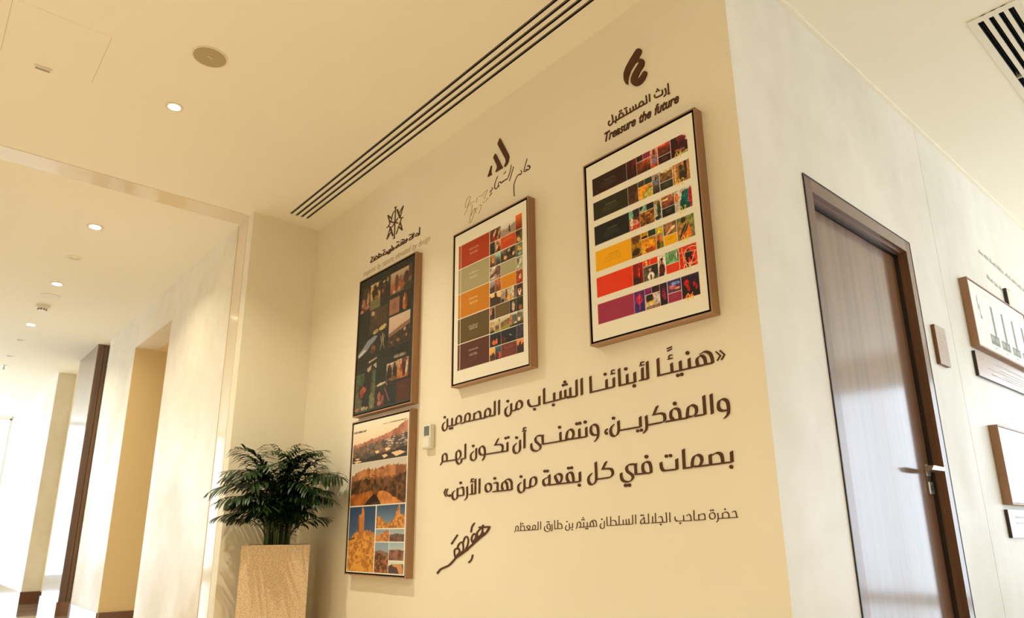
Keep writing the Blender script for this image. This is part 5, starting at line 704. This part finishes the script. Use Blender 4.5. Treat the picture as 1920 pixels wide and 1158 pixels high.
# ---------------------------------------------------------------- planter and palm
PX, PY, PR = -4.22, 1.776, math.radians(22.8)
t = thing('stone_planter', 'tall square speckled stone planter in the corner by the stacked posters', 'planter', (PX, PY, 0)); t.rotation_euler = (0, 0, -PR)
g = G(); w = .188; zt = .768; i = .03
g.box(-w, w, -w, -w+i, 0, zt).box(-w, w, w-i, w, 0, zt).box(-w, -w+i, -w+i, w-i, 0, zt).box(w-i, w, -w+i, w-i, 0, zt).box(-w+i, w-i, -w+i, w-i, 0, .1)
g.obj('planter_body', 'stone', t); G().box(-w+i, w-i, -w+i, w-i, .66, .764).obj('soil', 'soil', t)
pt = thing('potted_palm', 'bushy dark green palm growing in the square stone planter', 'plant', (PX, PY, .7645)); rr = random.Random(23)
CA = math.atan2(-PY, -PX)      # direction towards the room's middle
def frond(az, bx, by, bh, lean0, lean1, L, droop, n=15, wl=1.0):
    """a cane rises from the soil at (bx, by) to height bh, then arches over as a feather shaped leaf"""
    P = []; p = Vector((bx, by, 0)); seg = 26; total = bh+L; ks = max(3, int(seg*bh/total))
    for k in range(seg+1):
        P.append(p.copy())
        if k < ks: e = lean0*(k/ks)
        else: s_ = (k-ks)/(seg-ks); e = lean0+(lean1-lean0)*min(1, s_*2.2)+droop*s_**1.4
        p = p+Vector((math.sin(e)*math.cos(az), math.sin(e)*math.sin(az), math.cos(e)))*total/seg
    side0 = Vector((-math.sin(az), math.cos(az), 0)); g = G()
    for k in range(seg):
        a, b = P[k], P[k+1]; r0 = .0046*(1-k/seg)+.001; r1 = .0046*(1-(k+1)/seg)+.001; d = (b-a).normalized(); n2 = d.cross(side0)
        g.add([a+side0*r0, a+n2*r0, a-side0*r0, a-n2*r0, b+side0*r1, b+n2*r1, b-side0*r1, b-n2*r1], [(q, (q+1) % 4, 4+(q+1) % 4, 4+q) for q in range(4)])
    lf = G(); tw = rr.uniform(-.5, .5)
    for j in range(n):
        s_ = (j+.5)/n; f = ks+(seg-ks)*s_; k = min(seg-1, int(f)); c = P[k].lerp(P[k+1], f-k); d = (P[k+1]-P[k]).normalized(); upv = d.cross(side0)*-1
        sd0 = (side0*math.cos(tw*s_)+upv*math.sin(tw*s_)).normalized()
        for sd in (-1, 1):
            ll = L*.46*wl*(math.sin(PI*(.14+.78*s_))**.7)*rr.uniform(.75, 1.15)
            fwd = .45+.9*s_+rr.uniform(-.12, .12); out = (sd0*sd+d*fwd+upv*rr.uniform(.1, .45)).normalized(); wid = .0078*(.7+.5*math.sin(PI*s_)); q = c.copy(); V = []; st = 6
            wv = out.cross(Vector((0, 0, 1))).normalized() if abs(out.z) < .95 else side0.copy(); dl = rr.uniform(.5, 1.5)
            for m_ in range(st+1):
                u = m_/st; ww = wid*(math.sin(PI*min(1, u*.9+.1)))**.6*(1 if m_ < st else .03); V += [q+wv*ww, q+Vector((0, 0, -.22*ww)), q-wv*ww]
                q = q+(out+Vector((0, 0, -1))*(1.25*u*u*dl)).normalized()*ll/st
            F = []
            for m_ in range(st): a = m_*3; F += [(a, a+1, a+4, a+3), (a+1, a+2, a+5, a+4)]
            lf.add(V, F)
    for gg in (lf, g): gg.V = [(max(v[0], -4.594-PX) if v[1] < YM-.075-PY else min(max(v[0], -4.594-PX), -3.832-PX), min(v[1], YM-.006-PY), v[2]) for v in gg.V]
    o2 = raw('frond', lf.V, lf.F, 'leaf', pt, True); o = g.obj('stalk', 'stem', o2)
    # keep the fronds off the two walls
    return o2
D = math.degrees
# side: 0 = along the poster wall to the right, 180 = to the pillar side, seen from the room; 90 = towards the wall, 270 = towards the room
def sd(deg): return CA+PI/2+math.radians(deg)
outline = [(-46, .16, 34, 68, .40, 40, 1.0), (-50, .20, 22, 50, .40, 60, 1), (-34, .24, 12, 26, .34, 55, .9), (-46, .10, 40, 84, .32, 30, .9), (-44, .22, 28, 60, .37, 50, 1), (-50, .14, 30, 66, .35, 60, 1), (-45, .28, 10, 34, .36, 60, 1),
 (182, .19, 28, 66, .40, 55, 1.0), (170, .22, 20, 46, .38, 75, 1), (190, .28, 8, 24, .34, 70, .9), (184, .08, 40, 80, .30, 35, .9), (172, .06, 46, 80, .22, 20, .8), (196, .14, 30, 62, .34, 60, 1), (205, .24, 18, 40, .36, 80, 1),
 (265, .24, 12, 30, .38, 90, 1), (240, .20, 18, 50, .34, 90, 1), (290, .18, 18, 50, .36, 90, 1), (262, .10, 26, 70, .30, 60, .9), (225, .14, 26, 60, .36, 70, 1), (310, .14, 26, 62, .34, 70, 1),
 (60, .30, 6, 12, .34, 55, 1), (120, .30, 6, 14, .34, 55, 1), (330, .28, 8, 20, .36, 80, 1), (210, .30, 8, 18, .34, 90, 1), (20, .18, 10, 20, .34, 50, .9), (160, .18, 16, 44, .34, 60, .9), (300, .30, 6, 22, .34, 90, 1), (250, .30, 6, 22, .34, 90, 1)]
jobs = [(sd(a), h, l0, l1, L, dr, w) for a, h, l0, l1, L, dr, w in outline]
for k in range(34): jobs.append((sd(rr.uniform(180, 345)), rr.uniform(.04, .28), rr.uniform(4, 24), rr.uniform(14, 62), rr.uniform(.22, .34), rr.uniform(40, 100), 1))
for k in range(26): jobs.append((sd(rr.uniform(175, 350)), rr.uniform(.0, .12), rr.uniform(8, 26), rr.uniform(16, 58), rr.uniform(.20, .30), rr.uniform(30, 80), 1.1))
for az, h, l0, l1, L, dr, w in jobs:
    ex, ey = math.cos(az), math.sin(az); bx, by = rr.uniform(-.05, .05)+ex*.03, rr.uniform(-.05, .05)+ey*.03
    reach = h*math.sin(math.radians(l0*.5))+L*math.sin(math.radians(min(90, l1+dr*.25)))+.08
    lim = 9
    if ey > .05: lim = min(lim, (YM-.02-PY)/ey)
    if ex < -.05: lim = min(lim, (PX+4.59)/-ex)
    if reach > lim:
        k = max(.35, lim/reach); l1 *= k; l0 *= k; L *= max(.75, k)
    frond(az, bx, by, h+.06, math.radians(l0), math.radians(l1), L, math.radians(dr), 15, w)
